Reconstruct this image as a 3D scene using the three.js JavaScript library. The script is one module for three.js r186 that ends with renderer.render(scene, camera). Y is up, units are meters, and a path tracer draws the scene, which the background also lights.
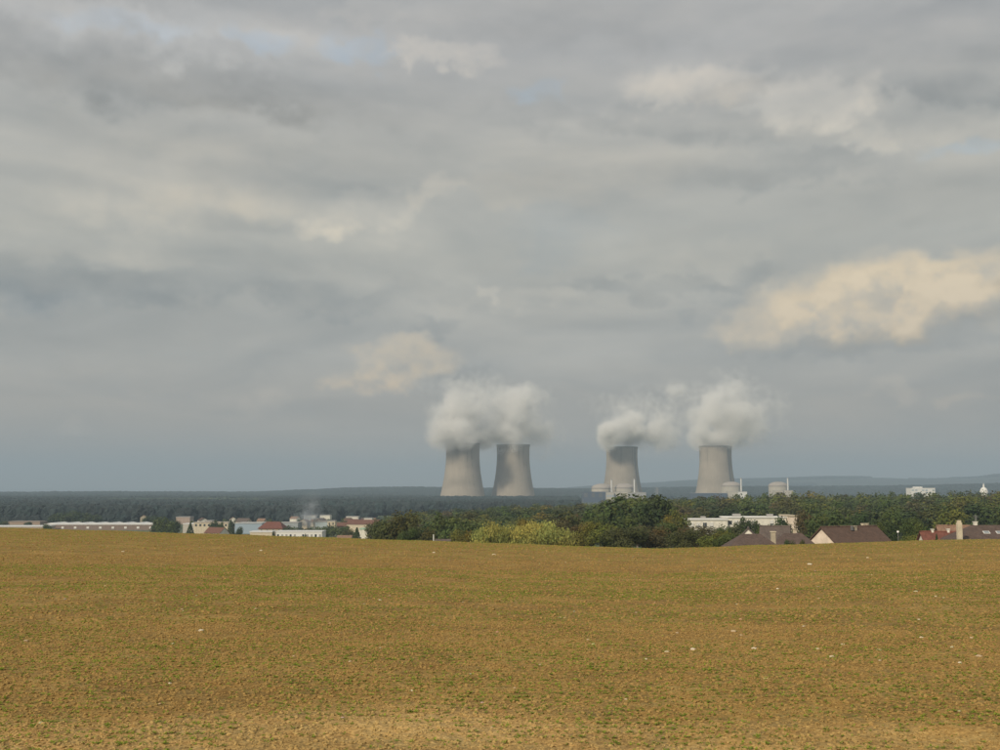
import * as THREE from 'three';
import { mergeGeometries } from 'three/addons/utils/BufferGeometryUtils.js';

// ------------------------------------------------------------------ camera, sky, sun, exposure
const EYE = 1.6, FOC = 1070, PITCH = Math.atan(114 / FOC);
const scene = new THREE.Scene();
const camera = new THREE.PerspectiveCamera(2 * Math.atan(375 / FOC) * 180 / Math.PI, 4 / 3, 0.1, 60000);
camera.position.set(0, EYE, 0);
camera.rotation.x = PITCH;
const renderer = new THREE.WebGLRenderer({ antialias: true });
renderer.toneMapping = THREE.LinearToneMapping;
renderer.toneMappingExposure = 1;
renderer.shadowMap.enabled = true;

const SUN_AZ = 38 * Math.PI / 180, SUN_EL = 33 * Math.PI / 180;          // behind the camera, to the left
const sunDir = new THREE.Vector3(-Math.sin(SUN_AZ) * Math.cos(SUN_EL), Math.sin(SUN_EL), Math.cos(SUN_AZ) * Math.cos(SUN_EL));
const sun = new THREE.DirectionalLight(new THREE.Color().setRGB(1, 0.885, 0.70), 3.5);
sun.position.copy(sunDir).multiplyScalar(3000);
sun.shadow.radius = 3;
sun.castShadow = true;
Object.assign(sun.shadow.camera, { left: -2500, right: 2500, top: 2500, bottom: -2500, near: 1, far: 9000 });
scene.add(sun);
scene.fog = new THREE.FogExp2(new THREE.Color().setRGB(0.62, 0.81, 1.0), 0.000155);

// ------------------------------------------------------------------ noise and random numbers
let seed = 20240917;
function rnd() { seed = (seed + 0x6D2B79F5) | 0; let t = Math.imul(seed ^ (seed >>> 15), 1 | seed); t = (t + Math.imul(t ^ (t >>> 7), 61 | t)) ^ t; return ((t ^ (t >>> 14)) >>> 0) / 4294967296; }
const rr = (a, b) => a + (b - a) * rnd();
const gauss = () => (rnd() + rnd() + rnd() + rnd() - 2) * 1.0;
const pick = (a) => a[Math.floor(rnd() * a.length)];
const clamp = (x, a, b) => Math.min(b, Math.max(a, x));
const smooth = (a, b, x) => { const t = clamp((x - a) / (b - a), 0, 1); return t * t * (3 - 2 * t); };
const lerp = (a, b, t) => a + (b - a) * t;
function h3(x, y, z) { let h = Math.imul(x, 374761393) ^ Math.imul(y, 668265263) ^ Math.imul(z, 1274126177); h = Math.imul(h ^ (h >>> 13), 1103515245); h ^= h >>> 16; return (h >>> 0) / 4294967296; }
function vn(x, y, z) {
  const X = Math.floor(x), Y = Math.floor(y), Z = Math.floor(z); let u = x - X, v = y - Y, w = z - Z;
  u = u * u * u * (u * (u * 6 - 15) + 10); v = v * v * v * (v * (v * 6 - 15) + 10); w = w * w * w * (w * (w * 6 - 15) + 10);
  const a = lerp(lerp(h3(X, Y, Z), h3(X + 1, Y, Z), u), lerp(h3(X, Y + 1, Z), h3(X + 1, Y + 1, Z), u), v);
  const b = lerp(lerp(h3(X, Y, Z + 1), h3(X + 1, Y, Z + 1), u), lerp(h3(X, Y + 1, Z + 1), h3(X + 1, Y + 1, Z + 1), u), v);
  return lerp(a, b, w) * 2 - 1;
}
function fbm(x, y, z, n = 4, g = 0.5) { let s = 0, a = 1, t = 0; for (let i = 0; i < n; i++) { s += a * vn(x, y, z); t += a; a *= g; x = x * 2.03 + 17.3; y = y * 2.03 + 5.1; z = z * 2.03 + 9.7; } return s / t * 1.6; }
function interp(tab, x) {
  if (x <= tab[0][0]) return tab[0][1];
  for (let i = 1; i < tab.length; i++) if (x <= tab[i][0]) { const [a, p] = tab[i - 1], [b, q] = tab[i], t = (x - a) / (b - a); return lerp(p, q, t * t * (3 - 2 * t) * 0.5 + t * 0.5); }
  return tab[tab.length - 1][1];
}
// bearing and elevation of a sight line, and a point along it at a depth in metres
const CP = Math.cos(PITCH), SP = Math.sin(PITCH);
function sight(px, py) { const x = (px - 500) / FOC, y = (375 - py) / FOC; return [x, y * CP + SP, y * SP - CP]; }
function at(px, py, D) { const [x, y, z] = sight(px, py), k = D / -z; return new THREE.Vector3(x * k, EYE + y * k, z * k); }
const azel = (px, py) => { const [x, y, z] = sight(px, py); return [Math.atan2(x, -z), Math.atan2(y, Math.hypot(x, z))]; };

// ------------------------------------------------------------------ the cloudy sky, by bearing and elevation
{
  const W = 4096, Hh = 2048, data = new Float32Array(W * Hh * 4);
  // cloud masses: [px, py, half width, half height, tone, warmth, tilt]
  const C = [
    [60, 18, 190, 26, 0.55, 0.1, 0.06], [230, 30, 120, 16, 0.3, 0, 0.1], [120, 78, 230, 26, -0.38, 0, 0.05], [300, 100, 200, 22, -0.12, 0, 0],
    [265, 42, 36, 9, 0.12, -0.8, 0], [365, 54, 34, 10, 0.15, -0.85, 0.1], [535, 95, 34, 12, 0.18, -0.8, 0], [965, 152, 46, 9, 0.2, -0.9, 0], [130, 22, 60, 12, 0.1, -0.5, 0],
    [442, 60, 46, 11, 0.75, 0.5, 0.05], [365, 12, 40, 14, 0.3, 0.2, 0], [690, 84, 62, 22, 0.85, 0.55, -0.12], [800, 105, 80, 22, 0.7, 0.3, 0.1], [875, 95, 18, 18, 0.5, 0.3, 0.6],
    [735, 92, 45, 12, -0.6, -0.1, -0.2], [885, 328, 70, 16, 0.25, 0.5, -0.1], [700, 268, 70, 18, 0.25, 0.2, -0.2], [390, 225, 80, 26, 0.25, 0.15, -0.3], [900, 125, 110, 20, 0.4, 0.25, 0.05], [880, 60, 130, 42, -0.25, -0.05, 0], [940, 100, 60, 22, -0.45, -0.2, 0], [620, 20, 250, 22, -0.16, 0, 0],
    [690, 128, 190, 15, -0.35, -0.1, 0.1], [800, 172, 90, 15, -0.5, -0.25, 0.04], [640, 165, 150, 18, 0.12, 0.15, 0.06], [930, 195, 110, 24, -0.12, 0, 0], [870, 140, 16, 12, 0.4, 0.2, 0],
    [200, 185, 120, 42, 0.35, 0.25, 0], [90, 225, 110, 36, 0.3, 0.2, 0], [380, 210, 56, 20, 0.42, 0.25, -0.35], [334, 230, 20, 12, 0.5, 0.35, 0], [436, 190, 22, 11, 0.35, 0.3, 0], [235, 200, 90, 20, 0.2, 0.25, 0],
    [110, 100, 70, 14, -0.2, -0.15, 0], [250, 108, 50, 9, -0.25, 0, 0],
    [100, 285, 170, 18, -0.5, -0.3, -0.03], [330, 300, 110, 12, -0.35, -0.2, 0], [210, 262, 90, 12, -0.1, 0, 0], [20, 300, 70, 14, -0.3, -0.4, 0],
    [640, 255, 110, 28, 0.12, 0.1, 0], [650, 288, 90, 9, -0.45, -0.2, 0.05], [745, 275, 16, 14, -0.35, -0.2, 0], [525, 190, 70, 14, 0.18, 0.3, 0], [560, 235, 60, 25, -0.12, -0.3, 0],
    [912, 294, 106, 34, 1.2, 1.6, 0.02], [945, 278, 70, 20, 0.5, 0.8, 0], [850, 285, 40, 16, 0.4, 0.6, -0.3], [765, 316, 44, 30, 0.85, 1.1, -0.35], [886, 304, 12, 5, -0.5, -0.4, -0.4], [955, 322, 60, 12, -0.6, -0.3, -0.1], [1010, 275, 14, 16, -0.7, -0.3, 0], [860, 345, 120, 13, -0.5, -0.25, 0], [540, 300, 60, 10, 0.3, 0.2, 0],
    [400, 362, 54, 19, 1.1, 1.5, -0.18], [435, 328, 22, 12, -0.5, -0.25, -0.3], [455, 370, 26, 14, -0.4, -0.2, -0.2], [445, 300, 40, 12, 0.2, 0.1, -0.2], [493, 290, 8, 8, 0.5, 0.3, 0],
    [885, 397, 18, 10, 0.5, 0.4, 0], [965, 392, 26, 6, 0.35, 0.4, 0], [265, 405, 26, 16, 0.35, 0.2, -0.5], [80, 428, 14, 7, 0.35, 0.15, 0], [600, 355, 130, 16, 0.1, 0, 0], [720, 300, 40, 10, -0.3, -0.2, 0], [150, 360, 120, 22, 0.08, 0.1, 0],
  ].map(([x, y, a, b, t, w, r]) => { const [az, el] = azel(x, y); return [az, el, a / FOC * 0.92, b / FOC * 0.95, t, w, Math.cos(r), -Math.sin(r)]; });
  const grad = [[0, [0.435, 0.38, 0.325]], [0.06, [0.43, 0.39, 0.34]], [0.12, [0.405, 0.40, 0.375]], [0.22, [0.445, 0.445, 0.41]], [0.30, [0.48, 0.472, 0.435]], [0.40, [0.44, 0.44, 0.435]], [1.57, [0.44, 0.44, 0.435]]];
  const gr = [0, 1, 2].map((k) => grad.map(([e, c]) => [e, c[k]]));
  for (let j = 0; j < Hh; j++) {
    const el = ((j + 0.5) / Hh - 0.5) * Math.PI, e = Math.max(el, 0), ce = Math.cos(el), se = Math.sin(e);
    const base = gr.map((t) => interp(t, e));
    for (let i = 0; i < W; i++) {
      const k = (j * W + i) * 4;
      if (el < -0.02) { data[k] = base[0] * 0.6; data[k + 1] = base[1] * 0.6; data[k + 2] = base[2] * 0.6; data[k + 3] = 1; continue; }
      const a = ((i + 0.5) / W - 0.5) * 2 * Math.PI, x = Math.cos(a) * ce, z = Math.sin(a) * ce;
      const az = Math.atan2(x, -z), q = 1 / (se + 0.16), sx = x * q, sz = z * q;
      const w1 = fbm(sx * 1.1, sz * 1.1, 3.3, 3), w2 = fbm(sx * 1.1 + 7, sz * 1.1, 8.1, 3);
      const n1 = fbm(sx * 0.9 + 0.5 * w1, sz * 1.5 + 0.5 * w2, 1.2, 4);
      const n2 = fbm(sx * 3.2 + w2, sz * 4.5 + w1, 5.5, 4, 0.55);
      const low = smooth(0.0, 0.13, e), bx = az * 7 + 0.5 * w1, by = e * 24 + 0.6 * w2;
      const b0 = fbm(bx, by, 9.9, 6, 0.56), b1 = fbm(bx, by - 0.42, 9.9, 6, 0.56);          // heaped cloud: light tops, darker bases
      let t = (0.32 * n1 + 0.14 * n2) * (0.2 + 0.8 * low) + (0.26 * (b0 - b1) + 0.09 * b0) * (0.18 + 0.82 * low), warm = 0.14 * n1 + 0.18 * (b0 - b1);
      if (Math.abs(az) < 1.2 && e < 0.9) {
        const rag = fbm(az * 22, e * 34, 2.2, 6, 0.6), rag2 = fbm(az * 22 + 31, e * 34, 6.2, 5, 0.58), puff = fbm(az * 46, e * 60, 4.4, 4, 0.6);
        const uu = az + 0.021 * rag + 0.009 * puff, vv = e + 0.013 * rag2 + 0.008 * puff;
        for (const f of C) {
          const dx = uu - f[0], dy = vv - f[1]; if (Math.abs(dx) > f[2] * 2.4 || Math.abs(dy) > f[2] * 2.4) continue;
          const p = (dx * f[6] + dy * f[7]) / f[2], r = (-dx * f[7] + dy * f[6]) / f[3], d = p * p + r * r;
          if (d > 4.4) continue;
          const m = (1 - smooth(f[4] > 0.6 ? 0.05 : 0.0, 2.25, d)) * (1 + 0.5 * puff + 0.25 * rag2);
          t += f[4] * m * 0.92; warm += f[5] * m;
        }
      }
      const g = 1 + 0.32 * clamp(t, -1.2, 1.6);
      data[k] = base[0] * g * (1 + 0.125 * clamp(warm, -1.5, 1.9));
      data[k + 1] = base[1] * g * (1 + 0.02 * clamp(warm, -1.5, 1.9));
      data[k + 2] = base[2] * g * (1 - 0.105 * clamp(warm, -1.5, 1.9));
      data[k + 3] = 1;
    }
  }
  const sky = new THREE.DataTexture(data, W, Hh, THREE.RGBAFormat, THREE.FloatType);
  sky.mapping = THREE.EquirectangularReflectionMapping; sky.magFilter = THREE.LinearFilter; sky.needsUpdate = true;
  scene.background = sky; scene.environment = sky;
}
console.log('sky done');

// ------------------------------------------------------------------ helpers
const taken = {};
function numbered(name) { const n = taken[name] = (taken[name] ?? -1) + 1; return n ? `${name}_${String(n).padStart(3, '0')}` : name; }
function shadows(o) { o.traverse((m) => { if (m.isMesh) { m.castShadow = true; m.receiveShadow = true; } }); return o; }
function tag(o, label, category, group, kind) { Object.assign(o.userData, { label, category }); if (group) o.userData.group = group; if (kind) o.userData.kind = kind; return o; }
function thing(name, label, category, pos, turn = 0, group) { const o = new THREE.Group(); o.name = numbered(name); o.position.copy(pos); o.rotation.y = turn; tag(o, label, category, group); scene.add(o); return o; }
function part(name, geo, mat, parent) { const m = new THREE.Mesh(geo, mat); m.name = name; m.castShadow = m.receiveShadow = true; parent.add(m); return m; }
function setting(name, geo, mat) { const m = new THREE.Mesh(geo, mat); m.name = name; m.userData.kind = 'structure'; m.castShadow = m.receiveShadow = true; scene.add(m); return m; }
function flat(g) { g = g.index ? g.toNonIndexed() : g; g.deleteAttribute('uv'); g.computeVertexNormals(); return g; }
function metreUV(g) {            // uv in metres along each face
  if (g.index) g = g.toNonIndexed();
  g.computeVertexNormals();
  const p = g.attributes.position, n = g.attributes.normal, uv = new Float32Array(p.count * 2), N = new THREE.Vector3(), T = new THREE.Vector3(), B = new THREE.Vector3(), P = new THREE.Vector3();
  for (let i = 0; i < p.count; i++) {
    N.fromBufferAttribute(n, i); P.fromBufferAttribute(p, i);
    if (Math.abs(N.y) > 0.97) T.set(1, 0, 0); else T.set(N.z, 0, -N.x).normalize();
    B.crossVectors(N, T); uv[2 * i] = P.dot(T); uv[2 * i + 1] = P.dot(B);
  }
  g.setAttribute('uv', new THREE.BufferAttribute(uv, 2)); return g;
}
const box = (w, h, d, x = 0, y = 0, z = 0) => metreUV(new THREE.BoxGeometry(w, h, d).translate(x, y + h / 2, z));
const lin = (r, g, b) => new THREE.Color().setRGB(r, g, b);
function noiseTexture(size, metres, fn, opts = {}) {
  const d = new Uint8Array(size * size * 4);
  for (let j = 0; j < size; j++) for (let i = 0; i < size; i++) { const c = fn(i / size, j / size, i, j), k = (j * size + i) * 4; d[k] = clamp(c[0] * 255, 0, 255); d[k + 1] = clamp(c[1] * 255, 0, 255); d[k + 2] = clamp(c[2] * 255, 0, 255); d[k + 3] = 255; }
  const t = new THREE.DataTexture(d, size, size); t.wrapS = t.wrapT = THREE.RepeatWrapping; t.magFilter = THREE.LinearFilter; t.repeat.set(1 / metres, 1 / metres);
  if (!opts.data) t.colorSpace = THREE.SRGBColorSpace; t.needsUpdate = true; return t;
}
// periodic fbm for tiles
function pf(u, v, per, n, sd, g = 0.5) { let s = 0, a = 1, t = 0; for (let o = 0; o < n; o++) { const x = u * per, y = v * per, X = Math.floor(x), Y = Math.floor(y); let p = x - X, q = y - Y; p = p * p * (3 - 2 * p); q = q * q * (3 - 2 * q); const m = (k) => ((k % per) + per) % per; const A = h3(m(X), m(Y), sd + o), B = h3(m(X + 1), m(Y), sd + o), Cc = h3(m(X), m(Y + 1), sd + o), D = h3(m(X + 1), m(Y + 1), sd + o); s += a * (lerp(lerp(A, B, p), lerp(Cc, D, p), q) * 2 - 1); t += a; a *= g; per *= 2; } return s / t * 1.5; }

// ------------------------------------------------------------------ the lie of the land
const CREST_R = 72;
const crestTab = [[-400, 525], [-150, 527], [0, 528.6], [100, 531], [200, 534], [300, 537], [400, 540.2], [500, 543.6], [600, 547], [655, 548.5], [700, 547.6], [760, 545], [850, 543], [1000, 540], [1200, 537.5], [1500, 536]]
  .map(([px, py]) => { const [az, el] = azel(px, py); return [az, Math.tan(el)]; });
const landL = [[75, -3], [110, -7], [160, -11.5], [250, -17], [400, -24], [600, -29], [800, -32.5], [1000, -34], [1500, -34], [3400, -35]];
const landR = [[75, -3], [110, -6.2], [160, -9.3], [200, -10.8], [350, -15], [500, -17.5], [900, -22.5], [1500, -32], [2200, -35], [3400, -35]];
const ridgeNear = [[-700, 490], [0, 492.2], [120, 491.6], [250, 492.3], [310, 489.8], [360, 487.6], [420, 487.2], [500, 488.2], [580, 489], [640, 488], [700, 487], [800, 486.6], [900, 486], [1000, 484], [1700, 484]];
const ridgeFar = [[-700, 493], [200, 493], [265, 491], [300, 492.6], [520, 492], [600, 486], [640, 483.5], [700, 480.5], [760, 479], [830, 477.2], [880, 477.4], [930, 479.2], [975, 478], [1000, 475.6], [1060, 473], [1700, 475]];
const toAz = (t, D, up) => t.map(([px, py]) => { const p = at(px, py, D); return [Math.atan2(p.x, -p.z), p.y - up]; });
const rnT = toAz(ridgeNear, 4900, 15), rfT = toAz(ridgeFar, 9500, 8);
function height(x, z) {
  const r = Math.hypot(x, z), az = Math.atan2(x, -z), c = EYE + interp(crestTab, az) * CREST_R;
  const und = 0.05 * fbm(x * 0.11, z * 0.11, 1.5, 3);
  if (r < CREST_R) return c * Math.pow(r / CREST_R, 1.45) + und * smooth(4, 20, r);
  const dc = c * 1.45 / CREST_R, e = r - CREST_R, roll = c + dc * e - 0.0035 * e * e;
  const right = smooth(-0.14, 0.08, az);
  let land = lerp(interp(landL, r), interp(landR, r), right) + fbm(x * 0.004, z * 0.004, 4.4, 3) * smooth(300, 1500, r) * 1.2;
  if (r > 3000) { land = lerp(land, interp(rnT, az), smooth(3700, 5000, r)); land = lerp(land, interp(rnT, az) - 25, smooth(5100, 6000, r)); land = lerp(land, interp(rfT, az), smooth(7000, 9600, r)); }
  return lerp(roll, land, smooth(CREST_R + 12, CREST_R + 60, r)) + und * (1 - smooth(90, 130, r));
}
const foot = (x, z) => new THREE.Vector3(x, height(x, z), z);
function strike(px, py) { const [x, y, z] = sight(px, py), k = 1 / Math.hypot(x, z); for (let r = 2; r < 120; r += Math.max(0.004, r * 0.0006)) if (EYE + y * k * r < height(x * k * r, z * k * r)) return new THREE.Vector3(x * k * r, EYE + y * k * r, z * k * r); return null; }

// ground sheet in rings out to the horizon
function ringSheet(radii, angles, hfn, colfn) {
  const nR = radii.length, nA = angles.length, pos = new Float32Array(nR * nA * 3), uv = new Float32Array(nR * nA * 2), col = new Float32Array(nR * nA * 3), idx = [];
  for (let i = 0, k = 0; i < nR; i++) for (let j = 0; j < nA; j++, k++) {
    const x = Math.sin(angles[j]) * radii[i], z = -Math.cos(angles[j]) * radii[i];
    pos[3 * k] = x; pos[3 * k + 1] = hfn(x, z, radii[i]); pos[3 * k + 2] = z; uv[2 * k] = x; uv[2 * k + 1] = -z;
    const c = colfn(x, z, radii[i], angles[j]); col[3 * k] = c[0]; col[3 * k + 1] = c[1]; col[3 * k + 2] = c[2];
    if (i && j) { const a = k - nA - 1; idx.push(a, a + 1, k, a, k, k - 1); }
  }
  const g = new THREE.BufferGeometry();
  g.setAttribute('position', new THREE.BufferAttribute(pos, 3)); g.setAttribute('uv', new THREE.BufferAttribute(uv, 2)); g.setAttribute('color', new THREE.BufferAttribute(col, 3)); g.setIndex(idx); g.computeVertexNormals(); return g;
}
const soilMap = noiseTexture(2048, 7, (u, v) => {
  const a = pf(u, v, 9, 4, 3), b = pf(u, v, 150, 4, 11, 0.62), c = pf(u, v, 420, 2, 23), s = 0.80 + 0.07 * a + 0.13 * b + 0.10 * c, warm = 0.03 * pf(u, v, 40, 3, 31);
  return [s + warm, (s) * 0.985, s * 0.96 - warm];
});
const soilBump = noiseTexture(2048, 7, (u, v) => { const b = 0.5 + 0.3 * pf(u, v, 150, 3, 11, 0.62) + 0.25 * pf(u, v, 420, 2, 23); return [b, b, b]; }, { data: true });
const bandTone = (x, z) => fbm(x * 0.035, z * 0.16, 7.7, 4) + 0.5 * fbm(x * 0.01, z * 0.5, 2.7, 2);      // drill passes run across the field
{
  const angles = []; for (let a = -Math.PI; a < Math.PI;) { angles.push(a); a += Math.abs(a) < 0.75 ? 0.011 : 0.12; } angles.push(Math.PI);
  const radii = [0.01, 1, 2.5, 5, 9, 15, 25, 40, 60, 70, 80, 86, 92, 98, 104, 110, 118, 126, 136]; while (radii[radii.length - 1] < 15500) radii.push(radii[radii.length - 1] * 1.05);
  const g = ringSheet(radii, angles, (x, z, r) => height(x, z) - 0.32 * (1 - smooth(78, 110, r)), (x, z, r) => {
    if (r < 100) return [0.21, 0.125, 0.042];
    const n = fbm(x * 0.012, z * 0.012, 2.1, 4), m = smooth(-0.3, 0.4, fbm(x * 0.002, z * 0.003, 8.2, 3));
    const wood = smooth(3300, 3900, r); if (wood > 0.5) return [0.034 * (1 + 0.25 * n), 0.045 * (1 + 0.25 * n), 0.03];
    return [lerp(0.055, 0.13, m) * (1 + 0.25 * n), lerp(0.08, 0.125, m) * (1 + 0.2 * n), lerp(0.028, 0.06, m) * (1 + 0.2 * n)];
  });
  setting('terrain', g, new THREE.MeshStandardMaterial({ vertexColors: true, roughness: 1 }));
}
const micro = (x, z, r) => { const f = 1 - smooth(20, 60, r); return 0.004 * fbm(x * 9, z * 10, 0.4, 3) + (f > 0 ? f * 0.006 * fbm(x * 34, z * 38, 3.4, 2) : 0) + 0.007 * fbm(x * 0.6, z * 2.2, 5.5, 2) + 0.005 * fbm(x * 0.25, z * 4.2, 8.5, 2); };
const onSoil = (x, z) => height(x, z) + micro(x, z, Math.hypot(x, z));
const paleSoil = (x, z) => smooth(0.4, 1.35, 0.8 * fbm(x * 0.12, z * 0.5, 12.4, 3) + 1.2 * smooth(10.8, 6.8, Math.hypot(x, z) + 0.6 * fbm(x * 0.4, z * 0.8, 3.1, 2)));   // drier, paler strip along the near field edge
{
  const angles = [], radii = [2.2];
  for (let i = 0; i <= 640; i++) angles.push(-0.8 + 1.6 * i / 640);
  while (radii[radii.length - 1] < 108) radii.push(radii[radii.length - 1] * (radii[radii.length - 1] < 5 ? 1.012 : 1.0062));
  const g = ringSheet(radii, angles, (x, z, r) => height(x, z) + micro(x, z, r), (x, z, r) => {
    const b = bandTone(x, z), n = fbm(x * 0.9, z * 1.4, 9.1, 3), pl = paleSoil(x, z), s = 1 + 0.035 * b + 0.07 * n + 0.04 * fbm(x * 0.12, z * 2.6, 6.6, 3), pale = pl;
    return [lerp(0.46, 0.70, pale) * s, lerp(0.306, 0.47, pale) * s * (1 + 0.02 * n), lerp(0.108, 0.20, pale) * s];
  });
  setting('field', g, new THREE.MeshPhysicalMaterial({ specularIntensity: 0.2, vertexColors: true, map: soilMap, bumpMap: soilBump, bumpScale: 0.010, roughness: 1 }));
}
console.log('ground done');

function instanced(name, geo, mat, list, kind, parent = scene) {
  const m = new THREE.InstancedMesh(geo, mat, list.length), o = new THREE.Object3D(); m.name = name;
  list.forEach((p, i) => { o.position.set(p[0], p[1], p[2]); o.rotation.set(p[5] || 0, p[4], p[6] || 0); if (Array.isArray(p[3])) o.scale.set(...p[3]); else o.scale.setScalar(p[3]); o.updateMatrix(); m.setMatrixAt(i, o.matrix); if (p[7]) m.setColorAt(i, p[7]); });
  m.userData.kind = kind; m.castShadow = m.receiveShadow = true; parent.add(m); return m;
}
function lump(detail, rough, sd, squash = 1) {
  const g = new THREE.IcosahedronGeometry(1, detail); const p = g.attributes.position, v = new THREE.Vector3();
  for (let i = 0; i < p.count; i++) { v.fromBufferAttribute(p, i); const k = 1 + rough * fbm(v.x * 1.3 + sd * 7.1, v.y * 1.3, v.z * 1.3, 3); p.setXYZ(i, v.x * k, v.y * k * squash, v.z * k); }
  g.deleteAttribute('uv'); g.computeVertexNormals(); return g;
}
// clods, seedlings and grit of the field (uncountable)
{
  const clodMat = new THREE.MeshPhysicalMaterial({ color: 0xffffff, roughness: 1, specularIntensity: 0.2 });
  for (let v = 0; v < 3; v++) {
    const list = [];
    const put = (n, r0, r1, s0, s1) => { for (let i = 0; i < n; i++) { const r = Math.sqrt(lerp(r0 * r0, r1 * r1, rnd())), a = rr(-0.66, 0.66), x = Math.sin(a) * r, z = -Math.cos(a) * r; const s = s0 + (s1 - s0) * Math.pow(rnd(), 3), pl = paleSoil(x, z), k = rr(0.74, 1.06) * (1 + 0.35 * pl); list.push([x, onSoil(x, z) + s * 0.05, z, [s * rr(0.8, 1.4), s * rr(0.6, 0.9), s * rr(0.8, 1.3)], rr(0, 6.28), rr(-0.3, 0.3), rr(-0.3, 0.3), lin(0.345 * k, (0.222 + 0.02 * pl) * k, (0.078 + 0.02 * pl) * k)]); } };
    put(44000, 4, 15, 0.003, 0.015); put(24000, 15, 35, 0.006, 0.024); put(12000, 35, 92, 0.012, 0.04);
    instanced('soil_clods', lump(1, 0.45, v), clodMat, list, 'stuff');
    tag(scene.children[scene.children.length - 1], ['small brown clods strewn over the tilled field', 'crumbled lumps of brown soil over the tilled field', 'coarse brown earth crumbs on the tilled field'][v], 'soil', 'clods of the tilled field', 'stuff');
  }
  // a seedling: a few narrow leaves spreading from the stem
  const leaf = (a, len, w, tilt, y0) => { const c = Math.cos(a), s = Math.sin(a), ct = Math.cos(tilt), st = Math.sin(tilt), P = (l, side) => [c * l * ct - s * side, y0 + l * st, s * l * ct + c * side]; return [...P(0, 0), ...P(len * 0.55, w), ...P(len * 0.55, -w), ...P(len, 0), ...P(len * 0.55, -w), ...P(len * 0.55, w)]; };
  const seedlingMat = new THREE.MeshPhysicalMaterial({ color: 0xffffff, roughness: 1, transmission: 0.45, thickness: 0, specularIntensity: 0.2, side: THREE.DoubleSide });
  for (let v = 0; v < 2; v++) {
    const pos = []; for (let k = 0; k < 6; k++) pos.push(...leaf(k * 2.4 + v, rr(0.6, 1.1), 0.26, rr(0.1, 0.9), 0.05 + 0.06 * k));
    const g = new THREE.BufferGeometry(); g.setAttribute('position', new THREE.BufferAttribute(new Float32Array(pos), 3)); g.computeVertexNormals();
    const list = [];
    for (let i = 0; i < 170000; i++) {
      const r = Math.sqrt(lerp(16, 92 * 92, rnd() * (rnd() < 0.42 ? 0.1 : 1))), a = rr(-0.66, 0.66), row = Math.cos(a) * r, x = Math.sin(a) * r, z = -(Math.round(row / 0.17) * 0.17 + gauss() * 0.045);
      const d = fbm(x * 0.8, z * 1.6, 20.2, 3) + 0.4 * fbm(x * 0.05, z * 0.45, 14.2, 3) + 0.12;
      if (d + rr(-0.8, 0.8) < -0.02 - 0.35 * smooth(22, 50, r)) continue;
      const s = rr(0.014, 0.034) * (r < 20 ? 0.9 : 1 + 0.25 * smooth(30, 60, r)), k = rr(0.7, 1.2);
      list.push([x, onSoil(x, z) - 0.002, z, [s, s * rr(0.7, 1.2), s], rr(0, 6.28), 0, 0, lin(0.29 * k, 0.37 * k, 0.045 * k)]);
    }
    tag(instanced('seedlings', g, seedlingMat, list, 'stuff'), ['tiny green seedlings sprouting through the brown soil', 'short green sprouts in drilled rows across the soil'][v], 'seedlings', 'young crop of the field', 'stuff');
    console.log('seedlings', list.length);
  }
  const list = []; for (let i = 0; i < 1500; i++) { const r = Math.sqrt(lerp(25, 80 * 80, rnd())), a = rr(-0.66, 0.66), x = Math.sin(a) * r, z = -Math.cos(a) * r, s = rr(0.006, 0.02); list.push([x, onSoil(x, z) + s * 0.2, z, [s * 1.3, s * 0.6, s], rr(0, 6.28), 0, 0, lin(rr(0.35, 0.6), rr(0.3, 0.48), rr(0.18, 0.32))]); }
  tag(instanced('flint_chips', lump(1, 0.35, 9), clodMat, list, 'stuff'), 'fine pale flint chips scattered over the soil', 'pebbles', undefined, 'stuff');
  // the larger pale stones one can pick out
  const spots = [[810, 565, 5], [734, 632, 6], [741, 635, 4], [754, 649, 5], [818, 649, 4], [843, 644, 4], [879, 651, 5], [832, 657, 5], [667, 652, 5], [693, 650, 5], [677, 633, 4], [646, 659, 3], [922, 638, 5], [979, 657, 6], [972, 638, 4], [916, 592, 4], [778, 589, 3], [819, 599, 3], [623, 595, 3], [936, 597, 3], [868, 558, 3], [626, 700, 3], [960, 664, 4], [880, 661, 3], [919, 620, 3], [804, 626, 3], [26, 641, 4], [201, 631, 5], [123, 552, 3], [261, 551, 3], [293, 576, 3], [105, 587, 3], [173, 644, 3], [5, 724, 4], [182, 610, 3], [256, 609, 3], [294, 656, 3], [170, 684, 3], [494, 555, 4], [434, 553, 3], [412, 691, 3], [455, 698, 3], [500, 695, 2], [515, 688, 3], [492, 728, 3], [380, 600, 3], [350, 662, 3], [560, 618, 3], [540, 665, 3], [588, 640, 3]];
  const sg = [0, 1, 2].map((v) => lump(2, 0.3, 20 + v, 0.6)), sm = [lin(0.55, 0.45, 0.30), lin(0.62, 0.54, 0.40), lin(0.48, 0.36, 0.22)].map((c) => new THREE.MeshStandardMaterial({ color: c, roughness: 0.85 }));
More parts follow.
